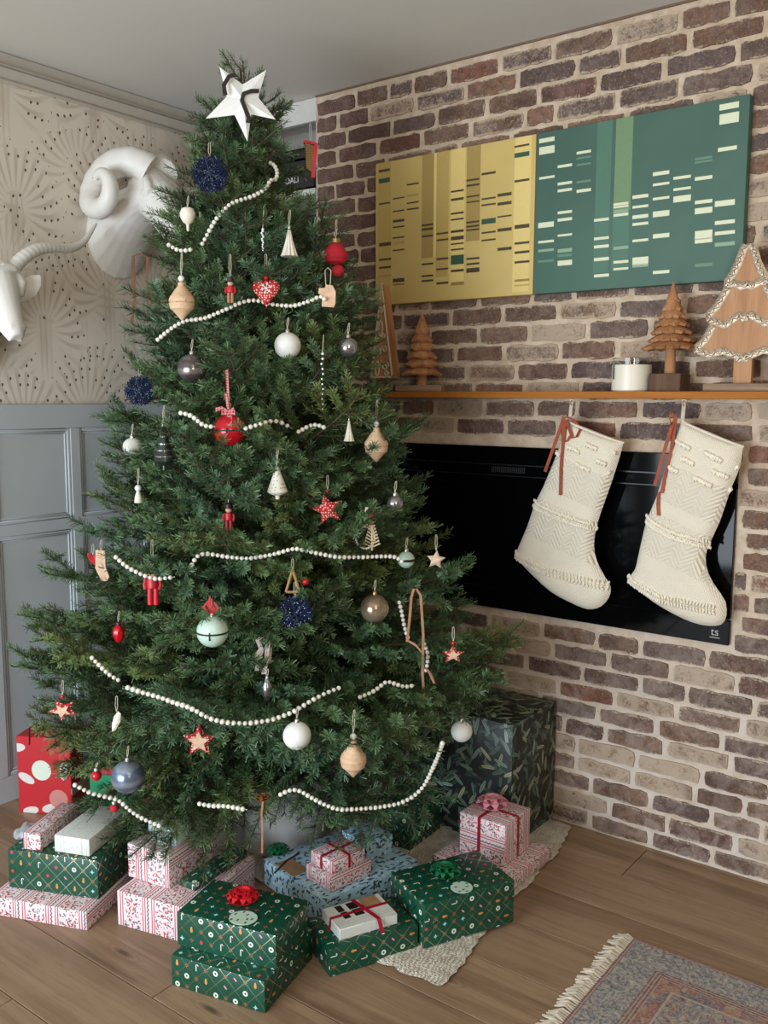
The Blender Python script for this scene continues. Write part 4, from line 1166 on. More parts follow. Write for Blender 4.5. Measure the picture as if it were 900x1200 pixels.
# gift with windowed box
gE = gift('green lattice-papered gift under the white windowed box', (-1.405, -1.147), 64, .155, .253, .0755, 0, green_p)
M = Mat('white_printed_card', .5); P = M.sep(M.obj()); l, g_, b2, x, y = M.leaves(P[0], P[1], 90, .4, .06, 3.0); l2, _, b3, _, _ = M.leaves(P[2], P[0], 80, .4, .06, 8.0)
M.color(M.mix((l*b2.gt(.4)).max(l2*b3.gt(.5))*.5, lin((216, 216, 208)), lin((130, 140, 132)))); white_card = M.mat
kraft = plain('kraft_card', (160, 122, 88), .7); dark_choc = plain('dark_window_film', (44, 34, 30), .15)
t = thing('treat_box', 'flat white printed box with dark windows tied with red ribbon on green gift', 'gift box', (0, 0, 0))
a = math.radians(65); e2 = Vector((math.cos(a), math.sin(a), 0)); e1 = Vector((-math.sin(a), math.cos(a), 0))
t.location = Vector((-1.408, -1.104, .0762))+e2*.0835+e1*.055; t.rotation_euler = (0, 0, a-PI/2)
MB().box((0, 0, .0145), (.11, .167, .029), bevel=.0015).build('carton', white_card, t)
for (x0, x1, y0, y1) in ((-.048, -.018, -.052, -.034), (-.014, .016, -.05, -.032), (-.048, -.018, -.02, .006), (-.014, .016, -.018, .008)):
    MB().box(((x0+x1)/2, (y0+y1)/2, .0294), (x1-x0, y1-y0, .0012)).build('window', dark_choc, t)
MB().box((-.03, .045, .0294), (.045, .05, .0012)).build('kraft_label', kraft, t)
mb = MB(); mb.strip([(-.002, -.098, -.012), (-.002, -.085, .012), (-.002, -.083, .0305), (-.002, .083, .0305), (-.002, .086, .012), (-.002, .125, -.004)], .009, (1, 0, 0), .0012)
mb.strip([(.0735, .03, -.073), (.0735, .03, .0), (.0570, .028, .0285), (.053, .027, .0312), (-.055, .005, .0312)], .011, (0, 1, 0), .0012)
mb.build('ribbon', ribbon_red, t)
tb_ = thing('gift_bow', 'loose green gift bow tucked behind the windowed box', 'bow', on_z(447, 1067, .0765)+e1*.0)
o = bow(tb_, Vector((0, 0, .0)), .030, bow_green, 'loops')
# stack of two at right
gD1 = gift('green gift lowest of the right front stack, on the cream throw', (-1.274, -.922), 64, .19, .284, .062, .0125, green_p)
gD2 = gift('green gift with green bow and round mint tag, topmost of right front stack', (-1.270, -.925), 64.5, .19, .284, .062, .0755, green_p)
bow(gD2, local(gD2, 522, 1026, .138), .042, bow_green, 'bow', 10, .02); oval_tag(gD2, local(gD2, 541, 1040, .139)+Vector((0, 0, .0006)), .030, .030)
# pink pair beside the throw's edge
gG1 = gift('flat pink striped gift under the pink bow gift by the throw edge', (-1.233, -.543), 90, .267, .264, .035, .0125, pink_p, True)
gG2 = gift('tall pink striped gift with pink bow and red ribbons near the brick wall', (-1.288, -.478), 90, .16, .157, .128, .0485, pink_p, True)
wrap_ribbon(gG2, 'y', -.01, .010, ribbon_red); wrap_ribbon(gG2, 'x', .0, .010, ribbon_red)
bow(gG2, Vector((-.012, 0, .132)), .048, bow_pink, 'bow', 8, .03)
# blue gift with two pink on top
gF = gift('large pale blue winter-print gift in front of the white pot', (-1.549, -1.008), 77, .296, .346, .078, .0125, blue_p)
gF1 = gift('small pink striped box, lower of the ribbon-tied pair on the blue gift', (-1.555, -.966), 81, .112, .152, .0435, .0915, pink_p)
gF2 = gift('smallest pink print box tied with red ribbon on the blue gift', (-1.561, -.952), 81, .094, .122, .037, .136, pink_p)
wrap_ribbon(gF2, 'y', .0, .008, ribbon_red); wrap_ribbon(gF2, 'x', .0, .008, ribbon_red)
bow(gF, local(gF, 326, 1000, .091), .034, bow_green)
mb = MB(); p0 = local(gF, 328, 1012, .0925); p1 = local(gF, 346, 998, .0925); 
mb.tube([local(gF, 322, 1023, .0925), local(gF, 334, 1010, .094), local(gF, 350, 1000, .0925)], .003, 6); mb.build('dark_string', plain('dark_string', (60, 44, 36), .8), gF)
o = MB().box((0, 0, 0), (.09, .055, .0012)).build('kraft_tag', kraft, gF); o.location = local(gF, 342, 1016, .0925)
# left striped stack
gB = gift('big pink striped gift on the floor below the leaning white and green parcels', (-1.778, -1.265), 104, .25, .312, .1005, 0, pink_p)
gB2 = gift('pink and white print gift standing on big striped gift, under branches', (-1.909, -1.235), 100, .148, .215, .1, .1015, pink_p)
gB4 = gift('small pale mint box on top of the pink print gift, under low branches', (-1.925, -1.195), 100, .10, .12, .045, .2025, plain('mint_card', (196, 214, 210), .5))
gB3 = gift('narrow green lattice parcel lying along edge of big striped gift', (-1.843, -1.2), 97, .056, .225, .022, .1015, green_p)
# far left stack
gA1 = gift('flat pink striped gift at the bottom of far left stack', (-2.062, -1.396), 112, .31, .33, .0545, 0, pink_p)
gA2 = gift('wide dark green lattice gift in the middle of far left stack', (-2.087, -1.338), 114, .283, .32, .114, .0555, green_p)
gA3 = gift('white carton lying on green gift in far left stack', (-2.122, -1.338), 112, .112, .2, .05, .1705, white_card)
gA4 = gift('slim pink striped box on left end of the green gift', (-2.258, -1.402), 115, .056, .2, .05, .1705, pink_p)
# dark foliage box against the wall
gJ = gift('tall dark foliage-print gift box against the brick wall', (-1.36, -.315), 90, .40, .30, .412, .0125, foil_p)
# pieces behind
gI = gift('dark green gift behind the blue gift, half hidden by branches', (-1.55, -.40), 88, .17, .2, .12, .0125, green_p)
gI.location.y = -.42; gI.location.x = -1.70; gI.rotation_euler.z = .05
gK = gift('blue winter-print parcel behind the pink pair on the blue gift', (-1.62, -.70), 78, .12, .1, .055, .0915, blue_p)
gK.location = (-1.63, -.71, .0919)
# red gift bag by the panelled wall
RBP = Vector((-2.80, -1.02, 0))
t = thing('gift_bag', 'red gift bag with white print and black cord handle by grey panels', 'gift bag', RBP, math.radians(28))
def bagmat():
    M = Mat('red_bag_print', .4); P = M.sep(M.obj()); x, z = P[0], P[2]
    l, g_, b2, _, _ = M.leaves(x, z, 13, .42, .2, 1.3)
    c = M.mix(l*b2.gt(.45), lin((186, 26, 34)), lin((218, 206, 198)))
    d = ((x+.01)*(x+.01)+(z-.16)*(z-.16)).sqrt(); c = M.mix(d.lt(.036), c, lin((214, 220, 200)))
    d = ((x-.05)*(x-.05)+(z-.06)*(z-.06)).sqrt(); c = M.mix(d.lt(.034), c, lin((196, 128, 116)))
    M.color(c); return M.mat
MB().box((0, 0, .14), (.2, .09, .28), bevel=.003).build('bag', bagmat(), t)
mb = MB(); mb.tube([(-.05, -.046, .25), (-.045, -.05, .31), (0, -.05, .345), (.045, -.05, .31), (.05, -.046, .25)], .002, 6); mb.build('cord_handle', plain('black_cord', (24, 22, 22), .6), t)
# crumpled clear film beside the bag
t = thing('tissue_wrap', 'crumpled pale tissue wrap on the floor beside the red bag', 'tissue', (-2.66, -1.19, 0))
mb = MB(); mb.ball((0, 0, .022), (.06, .045, .022), 3)
for v in mb.bm.verts:
    k = mnoise.noise(v.co*38)*.014; v.co += v.normal*k if v.normal.length > 0 else Vector((0, 0, 0)); v.co.z = max(.0006, v.co.z)
mb.build('tissue', plain('pale_tissue', (178, 180, 182), .4), t, False)
# green and red parcel among the low branches
t = thing('gift', 'small bright green parcel with red top between low left branches', 'gift', (-2.44, -1.02, 0.0005), .5)
t.name = 'small_parcel'
MB().box((0, 0, .12), (.12, .1, .24), bevel=.003).build('wrapping', plain('bright_green_paper', (20, 128, 84), .4), t)
MB().box((0, 0, .255), (.122, .102, .03), bevel=.004).build('lid', plain('red_lid_paper', (184, 30, 50), .4), t)

# ------------------------------------------------------------------ tree pot
TB = Vector((-2.0, -.695, 0)); TT = Vector((-2.065, -.765, 2.40))
def axis(z): return TB+(TT-TB)*(z/TT.z)
pot = thing('plant_pot', 'white tapered pot holding the christmas tree trunk', 'pot', (TB.x, TB.y, .0125))
MB().lathe([(.135, .0), (.142, .004), (.168, .21), (.172, .235), (.176, .24), (.176, .252), (.163, .254), (.160, .235), (.15, .2), (.002, .2)], 40, caps=False).build('pot_shell', plain('white_pot_glaze', (206, 206, 204), .4, var=.03), pot)
MB().lathe([(.150, .19), (.150, .21), (.05, .222)], 24).build('soil', plain('dark_soil', (44, 34, 28), .95, var=.3, scale=80, bump=.8, bscale=120), pot)

# ------------------------------------------------------------------ christmas tree
PROF = [(.2, .55), (.40, .73), (.5, .77), (.65, .74), (.8, .675), (1.0, .59), (1.25, .505), (1.5, .435), (1.75, .365), (2.0, .27), (2.2, .14), (2.33, .08), (2.45, .02), (3, .01)]
def RAD(z):
    if z <= PROF[0][0]: return PROF[0][1]
    for (a, ra), (b, rb_) in zip(PROF, PROF[1:]):
        if a <= z <= b: return ra+(rb_-ra)*(z-a)/(b-a)
    return .01
def needle_mat():
    M = Mat('fir_needles', .42, spec=.35)
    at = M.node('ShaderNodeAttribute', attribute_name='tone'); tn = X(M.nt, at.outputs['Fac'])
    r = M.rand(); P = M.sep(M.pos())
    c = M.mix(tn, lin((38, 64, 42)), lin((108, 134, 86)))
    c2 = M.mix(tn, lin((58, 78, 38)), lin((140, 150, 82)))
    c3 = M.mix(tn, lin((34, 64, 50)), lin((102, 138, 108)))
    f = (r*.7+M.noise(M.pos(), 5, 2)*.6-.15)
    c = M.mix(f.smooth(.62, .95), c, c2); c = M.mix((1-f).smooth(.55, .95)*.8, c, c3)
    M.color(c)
    return M.mat
needles_m = needle_mat(); twig_m = plain('fir_twig', (86, 66, 48), .85, var=.3, scale=40); trunk_m = plain('fir_bark', (82, 64, 52), .9, var=.35, scale=25, bump=.8, bscale=60)

def make_branch(L, seed):
    rg = random.Random(seed); wood_ = MB(); NV, NF, TN = [], [], []
    def needles(A, B, dens, ln, w, s0=0.0, up=Vector((0, 0, 1)), tip=True):
        d = (B-A); l = d.length; d.normalize()
        a = d.cross(up); a = a.normalized() if a.length > 1e-4 else Vector((0, 1, 0)); b = a.cross(d)
        n = int(l*dens)
        for k in range(n):
            s = s0+(1-s0)*(k+rg.random())/n; p = A+(B-A)*s
            th = rg.uniform(0, 2*PI)
            if math.sin(th) < -.3 and rg.random() < .55: th = -th
            rd = a*math.cos(th)+b*math.sin(th)
            fw = .45+.35*rg.random()+(.9 if tip and s > .93 else 0)
            dr = (d*fw+rd).normalized(); q = ln*rg.uniform(.75, 1.12)
            sd = dr.cross(d); sd = sd.normalized() if sd.length > 1e-4 else a
            sd = (sd+rd*rg.uniform(-.4, .4)).normalized()
            i = len(NV); hw = w/2
            NV.extend([p-sd*hw*.7, p+sd*hw*.7, p+dr*q+sd*hw*.75, p+dr*q-sd*hw*.75]); NF.append((i, i+1, i+2, i+3))
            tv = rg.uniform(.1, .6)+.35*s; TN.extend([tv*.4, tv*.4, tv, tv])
    # main stem, slightly arched, tip rising
    N = 8; stem = []
    for i in range(N+1):
        f = i/N; stem.append(Vector((L*f, rg.uniform(-.008, .008)*f, -.06*L*math.sin(f*PI)+.05*L*f*f)))
    def at(f):
        k = min(int(f*N), N-1); g_ = f*N-k; return stem[k].lerp(stem[k+1], g_)
    wood_.tube(stem, [.0045*(1-i/N)*(.5+L)+.0014 for i in range(N+1)], 5)
    DENS, LN, WD = 900, .0215, .0025
    needles(at(.45), at(.75), DENS*.8, LN, WD); needles(at(.72), at(1.0), DENS*1.15, LN, WD)
    s = .12
    while s < .97:
        for side in (-1, 1):
            if rg.random() < .08: continue
            base = at(s); rem = (1-s)*L
            tl = min(.30, rem*.62+.06)*rg.uniform(.75, 1.15)*(.55+.45*min(1, s/.3))
            ang = math.radians(rg.uniform(42, 60)); el = math.radians(rg.uniform(-16, 20))
            d = Vector((math.cos(ang)*math.cos(el), side*math.sin(ang)*math.cos(el), math.sin(el)))
            mid = base+d*tl*.55; bend = Vector((.12*tl, 0, .02*tl)); end = base+d*tl+bend
            wood_.tube([base, mid, end], [.0021, .0016, .001], 3, caps=False)
            needles(base, mid, DENS*.85, LN*.95, WD, .12, tip=False); needles(mid, end, DENS*1.1, LN, WD)
            u = .22
            while u < .8 and tl > .10:
                for s2 in (-1, 1):
                    if rg.random() < .3: continue
                    b2 = base.lerp(mid, u/.55) if u < .55 else mid.lerp(end, (u-.55)/.45)
                    l2 = max(.034, (1-u)*tl*.55)*rg.uniform(.75, 1.15)
                    perp = d.cross(Vector((0, 0, 1))).normalized()*s2
                    d2 = (d*math.cos(.82)+perp*math.sin(.82)+Vector((0, 0, rg.uniform(-.22, .28)))).normalized()
                    wood_.tube([b2, b2+d2*l2], [.0012, .0008], 3, caps=False)
                    needles(b2, b2+d2*l2, DENS*1.05, LN*.92, WD)
                u += .062/tl
        s += .060/L*(1.0 if L > .3 else .8)
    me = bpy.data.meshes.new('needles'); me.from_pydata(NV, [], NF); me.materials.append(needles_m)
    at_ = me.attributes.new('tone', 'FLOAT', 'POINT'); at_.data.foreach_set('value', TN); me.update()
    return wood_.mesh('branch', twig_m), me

tree = thing('christmas_tree', 'tall decorated fir christmas tree standing in a white pot in the corner', 'christmas tree', (TB.x, TB.y, .215))
PROTO = {}
for L_ in (.16, .26, .38, .52, .66, .80): PROTO[L_] = [make_branch(L_, int(L_*1000)+k) for k in range(2)]
mb = MB(); tp = [axis(z)-Vector(tree.location) for z in (.215, .6, 1.0, 1.5, 2.0, 2.3, 2.40)]
mb.tube(tp, [.036, .032, .027, .02, .012, .006, .003], 10); mb.build('trunk', trunk_m, tree)
rg = random.Random(21); nbr = 0; branch_objs = []
def add_branch(z0, az, el, L, roll=0.0):
    global nbr
    key = min(PROTO, key=lambda k: abs(math.log(k/L))); w_, n_ = PROTO[key][rg.randrange(2)]
    d = Vector((math.cos(az)*math.cos(el), math.sin(az)*math.cos(el), math.sin(el)))
    y = Vector((-math.sin(az), math.cos(az), 0)); z = d.cross(y)
    R_ = Matrix((d, y, z)).transposed() @ Matrix.Rotation(roll, 3, 'X')
    M4 = Matrix.Translation(axis(z0)-Vector(tree.location)) @ R_.to_4x4() @ Matrix.Scale(L/key, 4)
    o = bpy.data.objects.new('branch', w_); COL.objects.link(o); o.parent = tree; o.matrix_local = M4
    q = bpy.data.objects.new('needles', n_); COL.objects.link(q); q.parent = o; q['kind'] = 'stuff'
    nbr += 1; branch_objs.append(q)
def fit(z0, el, az, k=1.0):
    L = .3
    for _ in range(25): L = .5*L+.5*RAD(z0+L*math.sin(el))/max(.25, math.cos(el))
    L *= k
    ax = axis(z0); ca, sa = math.cos(az)*math.cos(el), math.sin(az)*math.cos(el)
    if sa > .05: L = min(L, (-.07-ax.y)/sa*(1 if sa > .5 else .96))
    if ca < -.05: L = min(L, (XL+.05-ax.x)/ca)
    if z0 > 1.9 and -30 < (math.degrees(az)+180) % 360-180 < 70: L *= .68
    if abs(math.degrees(az)-10) % 360 < 45 and 1.15 < z0 < 1.95: L *= .88
    return max(.12, L)
zs = [.47, .54, .63, .73, .83, .93, 1.03, 1.13, 1.23, 1.33, 1.43, 1.53, 1.63, 1.73, 1.83, 1.92, 2.00, 2.08, 2.16]
az = .3
for i, z0 in enumerate(zs):
    f = (z0-.3)/2.0
    n = int(round(13-8.2*f))
    for k in range(n):
        a = az+2*PI*k/n+rg.uniform(-.16, .16)
        el = math.radians(-3+(12+32*f**1.6)*min(1, f*3+.1)+rg.uniform(-7, 7))
        da = (math.degrees(a)+180) % 360-180
        if z0 < .6 and -88 < da < -18: z0_, el = max(z0, .55), max(el, math.radians(4))
        else: z0_ = z0
        add_branch(z0_+rg.uniform(-.025, .025), a, el, fit(z0, el, a, rg.choice([1.0, .96, .9, .82, 1.06])), rg.uniform(-.35, .35))
    az += 2.4
    if i < 17:      # shorter inner shoots that fill the crown
        for k in range(4):
            a = rg.uniform(0, 2*PI); el = math.radians(rg.uniform(5, 40))
            if math.sin(a+.6) > .6: continue
            add_branch(z0+.04, a, el, fit(z0, el, a, rg.uniform(.6, .8)), rg.uniform(-.8, .8))
for a, el, L in ((-92, -20, .60), (-86, -24, .66), (-80, -20, .58), (-104, -16, .64), (-16, -17, .62), (-2, -15, .66), (-22, -20, .56), (-118, -10, .66), (-140, -8, .68)):
    add_branch(.46, math.radians(a), math.radians(el), L, rg.uniform(-.3, .3))
for k in range(4):  # leader and its side shoots
    add_branch(2.22, 1.2+2*PI*k/4, math.radians(28), .15)
add_branch(2.30, 0, math.radians(88), .13)
bpy.context.view_layer.update()
SMP = {}
def sample(me):
    if me.name not in SMP: SMP[me.name] = [tuple(v.co) for v in me.vertices][::23]
    return SMP[me.name]
for q in branch_objs:      # keep every spray clear of the walls
    b_ = q.parent; mw = q.matrix_world
    bb = [mw @ Vector(v) for v in sample(q.data)]
    over = max(max(p.y for p in bb)+.045, XL+.025-min(p.x for p in bb))
    if over > 0:
        reach = max((p-mw.translation).length for p in bb); b_.matrix_local = b_.matrix_local @ Matrix.Scale(max(.45, 1-1.35*over/reach), 4)
bpy.context.view_layer.update()

# one BVH over the whole crown, to hang things on it
bvhs = {}
for q in branch_objs:
    if q.data.name not in bvhs:
        me = q.data; bvhs[q.data.name] = BVHTree.FromPolygons([v.co for v in me.vertices], [p.vertices[:] for p in me.polygons])
crown = [(q.matrix_world.inverted(), q.matrix_world, bvhs[q.data.name], q.matrix_world @ Vector((q.parent.data and .5*max(v.co.x for v in q.parent.data.vertices) or .3, 0, 0)), .62*max(v.co.x for v in q.parent.data.vertices)*q.matrix_world.to_scale().x+.12) for q in branch_objs]
def crown_hit(px, py):
    d = ray(px, py); best = None; dn = d.normalized()
    for inv, mw, bv, c, r_ in crown:
        if ((c-CAM)-dn*((c-CAM).dot(dn))).length > r_: continue
        o = inv @ CAM; dl = (inv.to_3x3() @ d); h = bv.ray_cast(o, dl.normalized())
        if h[0] is not None:
            t_ = (mw @ h[0]-CAM).dot(FWD)
            if best is None or t_ < best: best = t_
    return best
def env_depth(px, py):
    t_ = 1.6
    while t_ < 3.6:
        p = CAM+ray(px, py)*t_
        if 0 < p.z < 2.5:
            a = axis(p.z)
            if math.hypot(p.x-a.x, p.y-a.y) <= RAD(p.z): return t_
        t_ += .01
    # closest approach to the axis when the ray misses the cone
    best = min((i*.01+1.6 for i in range(200)), key=lambda t: (lambda p, a: math.hypot(p.x-a.x, p.y-a.y)-RAD(min(p.z, 2.45)))(CAM+ray(px, py)*t, axis((CAM+ray(px, py)*t).z)))
    return best
def hang(px, py, rpx=8, front=.012):
    """world point just in front of the foliage seen at a photo position"""
    e = env_depth(px, py); hs = []
    for dx, dy in ((0, 0), (1, 0), (-1, 0), (0, 1), (0, -1), (.7, .7), (-.7, .7), (.7, -.7), (-.7, -.7)):
        h = crown_hit(px+dx*rpx, py+dy*rpx)
        if h is not None: hs.append(h)
    hs.sort()
    t_ = hs[min(1, len(hs)-1)]-front if hs else e
    t_ = max(e-.16, min(e+.16, t_))
    return CAM+ray(px, py)*t_

# ------------------------------------------------------------------ ornaments
white_g = plain('white_matte_bauble', (226, 226, 218), .5, var=.04); cream_g = plain('cream_ceramic', (222, 214, 196), .5, var=.06)
thread_m = plain('cream_thread', (196, 186, 166), .9); cap_m = plain('silver_cap', (190, 186, 176), .3, .9); goldcap_m = plain('gold_cap', (176, 146, 96), .3, .9)
def swirl(name, a, b, rough, metal, sc=26):
    M = Mat(name, rough, metal); P = M.sep(M.obj())
    w = (P[2]*sc*6+M.noise(M.obj(), 14, 3)*5).sin()
    M.color(M.mix(w.smooth(-.2, .9), lin(a), lin(b))); return M.mat
darksil = swirl('pewter_glass', (104, 98, 98), (150, 142, 138), .22, .75); bluesil = swirl('blue_pearl_glass', (112, 126, 148), (158, 168, 184), .25, .6); goldb = swirl('champagne_glass', (150, 132, 108), (186, 168, 142), .22, .7, 8)
silv = plain('silver_glass', (156, 156, 156), .18, .85); redgl = plain('red_enamel', (190, 16, 30), .22, var=.06); mintgl = plain('mint_enamel', (186, 208, 192), .25, var=.05)
redfelt = plain('red_felt', (178, 26, 40), .85, var=.12); slit = plain('dark_slit', (30, 28, 28), .6)
brown_rib = plain('brown_velvet_ribbon', (104, 70, 46), .75, var=.15); tan_rib = plain('tan_velvet_ribbon', (160, 112, 82), .75, var=.15); gauze = plain('pale_gauze_ribbon', (200, 180, 172), .8, var=.1)
navy = plain('navy_glitter', (34, 44, 74), .4, .3, var=.5, scale=300); spark = plain('pale_glitter', (136, 152, 182), .3, .5)
def gingham():
    M = Mat('red_gingham', .8); P = M.sep(M.obj()); f = ((P[2]*900).sin().gt(0)+(P[0]*900).sin().gt(0))*.5
    M.color(M.mix(f, lin((176, 40, 54)), lin((214, 150, 150)))); return M.mat
ging_m = gingham()
def dotted(name, base, dot, sc=95, rr=.36):
    M = Mat(name, .8); P = M.sep(M.obj()); lx, ly, r, g, b = M.cells(P[0], P[2], sc, .5, 2.0)
    M.color(M.mix(((lx*lx+ly*ly).sqrt().lt(rr))*b.gt(.25), lin(base), lin(dot))); return M.mat
heart_m = dotted('red_speckled_felt', (180, 26, 38), (226, 196, 170), 150, .28); dotwhite = dotted('cream_dotted_ceramic', (224, 218, 202), (168, 164, 156), 110, .2)
woodface = plain('pale_wood_face', (206, 170, 140), .7, var=.12, scale=70)

def orn(name, label, px, py, drop=.04, rpx=8, front=.012, cat='ornament', group=None, rz=None):
    p = hang(px, py, rpx, front)
    t = thing(name, label, cat, p, rz if rz is not None else 0, group); t['tt'] = (p-CAM).dot(FWD); return t
def mpx(t, n): return n*t['tt']/F_PX
def loop(t, z0, z1, mat=thread_m, r=.0009, w=.006):
    mb = MB(); mb.tube([(0, 0, z0), (-w/2, .001, z0+(z1-z0)*.4), (-w*.35, .004, z1-.002), (0, .006, z1), (w*.35, .004, z1-.002), (w/2, .001, z0+(z1-z0)*.4), (0, 0, z0)], r, 5)
    mb.build('hanging_loop', mat, t)
FACE = math.radians(37)     # flat ornaments turn their face to the room
def bauble(label, px, py, rpx, mat, group='round baubles', cap=cap_m, loopz=.03, name='bauble', fr=.014):
    t = orn(name, label, px, py, rpx=rpx*.7, front=fr, cat='bauble', group=group); R_ = mpx(t, rpx)
    MB().ball((0, 0, 0), R_, 4).build('ball', mat, t)
    MB().lathe([(.0065, R_*.97), (.0068, R_+.006), (.005, R_+.0085), (.0018, R_+.009), (.0018, R_+.011)], 12).build('cap', cap, t)
    loop(t, R_+.009, R_+.009+loopz); return t, R_
bauble('white matte bauble high on tree under the second bead swag', 337, 405, 15.5, white_g)
bauble('white matte bauble below the red and wood star swag, low centre', 348, 862, 16.5, white_g)
bauble('white matte bauble at the low right edge by the dark foliage box', 541, 857, 12.5, white_g)
bauble('white glass bauble half hidden at the left edge above grey panels', 155, 524, 11, white_g)
bauble('pewter grey swirled bauble upper left, above the pale panel gap', 225, 432, 17, darksil)
bauble('silver glass bauble at right edge beside the fretwork mantel tree', 408, 407, 11.5, silv)
bauble('dark silver bauble right edge in front of the black fireplace', 463, 590, 9.5, silv)
bauble('blue pearl swirled bauble low on the left side', 150, 910, 19.5, bluesil)
bauble('champagne gold bauble right of the navy snowflake', 439, 713, 17, goldb, cap=goldcap_m)
t, R_ = bauble('small pale green glass bauble with dark band at right edge by bead garland', 476, 656, 10, mintgl)
MB().lathe([(R_*.99, -.004), (R_*1.02, -.003), (R_*1.02, .003), (R_*.99, .004)], 24, caps=False).build('band', slit, t)
def jingle(label, px, py, rpx, mat, rib, bowmat, fr=.02):
    t, R_ = bauble(label, px, py, rpx, mat, 'round jingle bells', loopz=.02, name='jingle_bell', fr=fr)
    MB().lathe([(R_*1.0, -.0022), (R_*1.025, -.0022), (R_*1.025, .0022), (R_*1.0, .0022)], 32, caps=False).build('seam_band', mat if rpx > 19 else slit, t)
    mb = MB(); tw = FWD.copy(); tw.z = 0; tw.normalize(); side = Vector((math.cos(.65), math.sin(.65), 0))
    mb.box(tuple(-tw*R_*.99+Vector((0, 0, -.004))), (.003, .003, R_*.5)); mb.build('slot', slit, t)
    return t, R_, side, -tw
t, R_, sd, tw = jingle('large red jingle bell with gingham ribbon in the upper middle', 269, 504, 18.5, redgl, None, None, .035)
mb = MB(); z0 = R_
mb.strip([Vector((0, 0, z0))+tw*.004, Vector((0, 0, z0+.05))-sd*.002+tw*.004, Vector((0, 0, z0+.115))-sd*.004+tw*.002, Vector((0, 0, z0+.118))-tw*.006], .006, sd, .001)
mb.strip([Vector((0, 0, z0+.004))+tw*.006, Vector((0, 0, z0+.055))-sd*.008+tw*.008], .006, sd, .001)
mb.strip([Vector((0, 0, z0+.006))+tw*.008, tw*(R_*.5)+Vector((0, 0, z0*.88))+sd*.004, tw*(R_*.97+.003)+Vector((0, 0, R_*.25))+sd*.007], .013, sd, .001)
mb.strip([Vector((0, 0, z0+.006))+tw*.008, Vector((0, 0, z0+.016))-sd*.018+tw*.012, Vector((0, 0, z0+.012))-sd*.034+tw*.01], .010, Vector((0, 0, 1)), .001)
for s_ in (-1, 1): mb.strip([Vector((0, 0, z0+.006))+tw*.01, Vector((0, 0, z0+.014))+sd*s_*.014+tw*.014, Vector((0, 0, z0+.002))+sd*s_*.018+tw*.015, Vector((0, 0, z0+.003))+tw*.012], .009, Vector((0, 0, 1)), .001)
mb.build('gingham_ribbon', ging_m, t)
t, R_, sd, tw = jingle('mint green jingle bell with red ribbon, left of the navy snowflake', 249, 740, 18.5, mintgl, None, None)
mb = MB(); z0 = R_
for a_, l_ in ((-.5, .04), (.45, .036), (0, .045), (-.15, .05), (.2, .03)): mb.strip([Vector((0, 0, z0+.002))+tw*.003, Vector((0, 0, z0+l_*.6))+sd*l_*a_+tw*.008, Vector((0, 0, z0+l_))+sd*l_*a_*.4+tw*.004], [.003, .007, .0035], sd, .001)
mb.build('red_ribbon', plain('red_velvet_ribbon', (170, 24, 36), .6), t)

def finial(label, px, py, hpx):
    t = orn('finial_ornament', label, px, py, rpx=8, front=.02, group='turned wooden finials'); h = mpx(t, hpx)
    prof = [(.0, -.5), (.05, -.46), (.10, -.40), (.20, -.29), (.235, -.25), (.30, -.2), (.325, -.1), (.335, -.06), (.305, -.04), (.335, -.02), (.33, .05), (.30, .12), (.28, .135), (.27, .15), (.19, .27), (.10, .38), (.085, .42), (.10, .44), (.07, .48), (.0, .5)]
    MB().lathe([(max(.0004, r*h), z*h) for r, z in prof], 24).build('turned_body', finial_m, t)
    MB().ball((0, 0, .5*h+.008), .0085, 2).build('bead', white_g, t); loop(t, .5*h+.014, .5*h+.075); return t
finial('turned wooden finial ornament upper left beside the brown velvet ribbon', 213, 353, 45)
finial('turned wooden finial ornament at right edge above the black fireplace', 441, 521, 42)
finial('turned wooden finial ornament low right above the last bead swag', 414, 889, 46)

def star_pts(R_, r_=.45, ph=PI/2, n=5): return [((R_ if k % 2 == 0 else R_*r_)*math.cos(ph+k*PI/n), (R_ if k % 2 == 0 else R_*r_)*math.sin(ph+k*PI/n)) for k in range(2*n)]
def felt_star(label, px, py, rpx, tilt=0, face=None, squash=1, loopz=.05, group='red felt stars'):
    t = orn('star_ornament', label, px, py, rpx=rpx*.6, front=.018, group=group, rz=FACE); R_ = mpx(t, rpx)
    P = [(x, y*squash) for x, y in star_pts(R_, .48, PI/2+tilt)]
    MB().pillow(P, (0, 0, 0), (1, 0, 0), (0, 0, 1), (0, -1, 0), .009, .014, R_*.16).build('felt_body', heart_m, t)
    if face:
        MB().prism([(x*.62, y*.62) for x, y in P], (0, 0, 0), (1, 0, 0), (0, 0, 1), (0, -1, 0), .0062, .0112).build('wood_inlay', face, t, False)
    MB().ball((0, 0, R_*squash+.006), .0055, 2).build('red_bead', redgl, t); loop(t, R_*squash+.010, R_*squash+loopz); return t
felt_star('red felt star with pale wooden middle, low left of centre', 234, 868, 21, 0, woodface)
felt_star('red speckled star right of centre above the gold wreath', 384, 597, 19, .25)
felt_star('red star lying tilted at the far left lower edge', 74, 832, 18, .5, woodface, .75)
felt_star('small red star at right edge below the fireplace', 531, 767, 14, 0, woodface, .8)
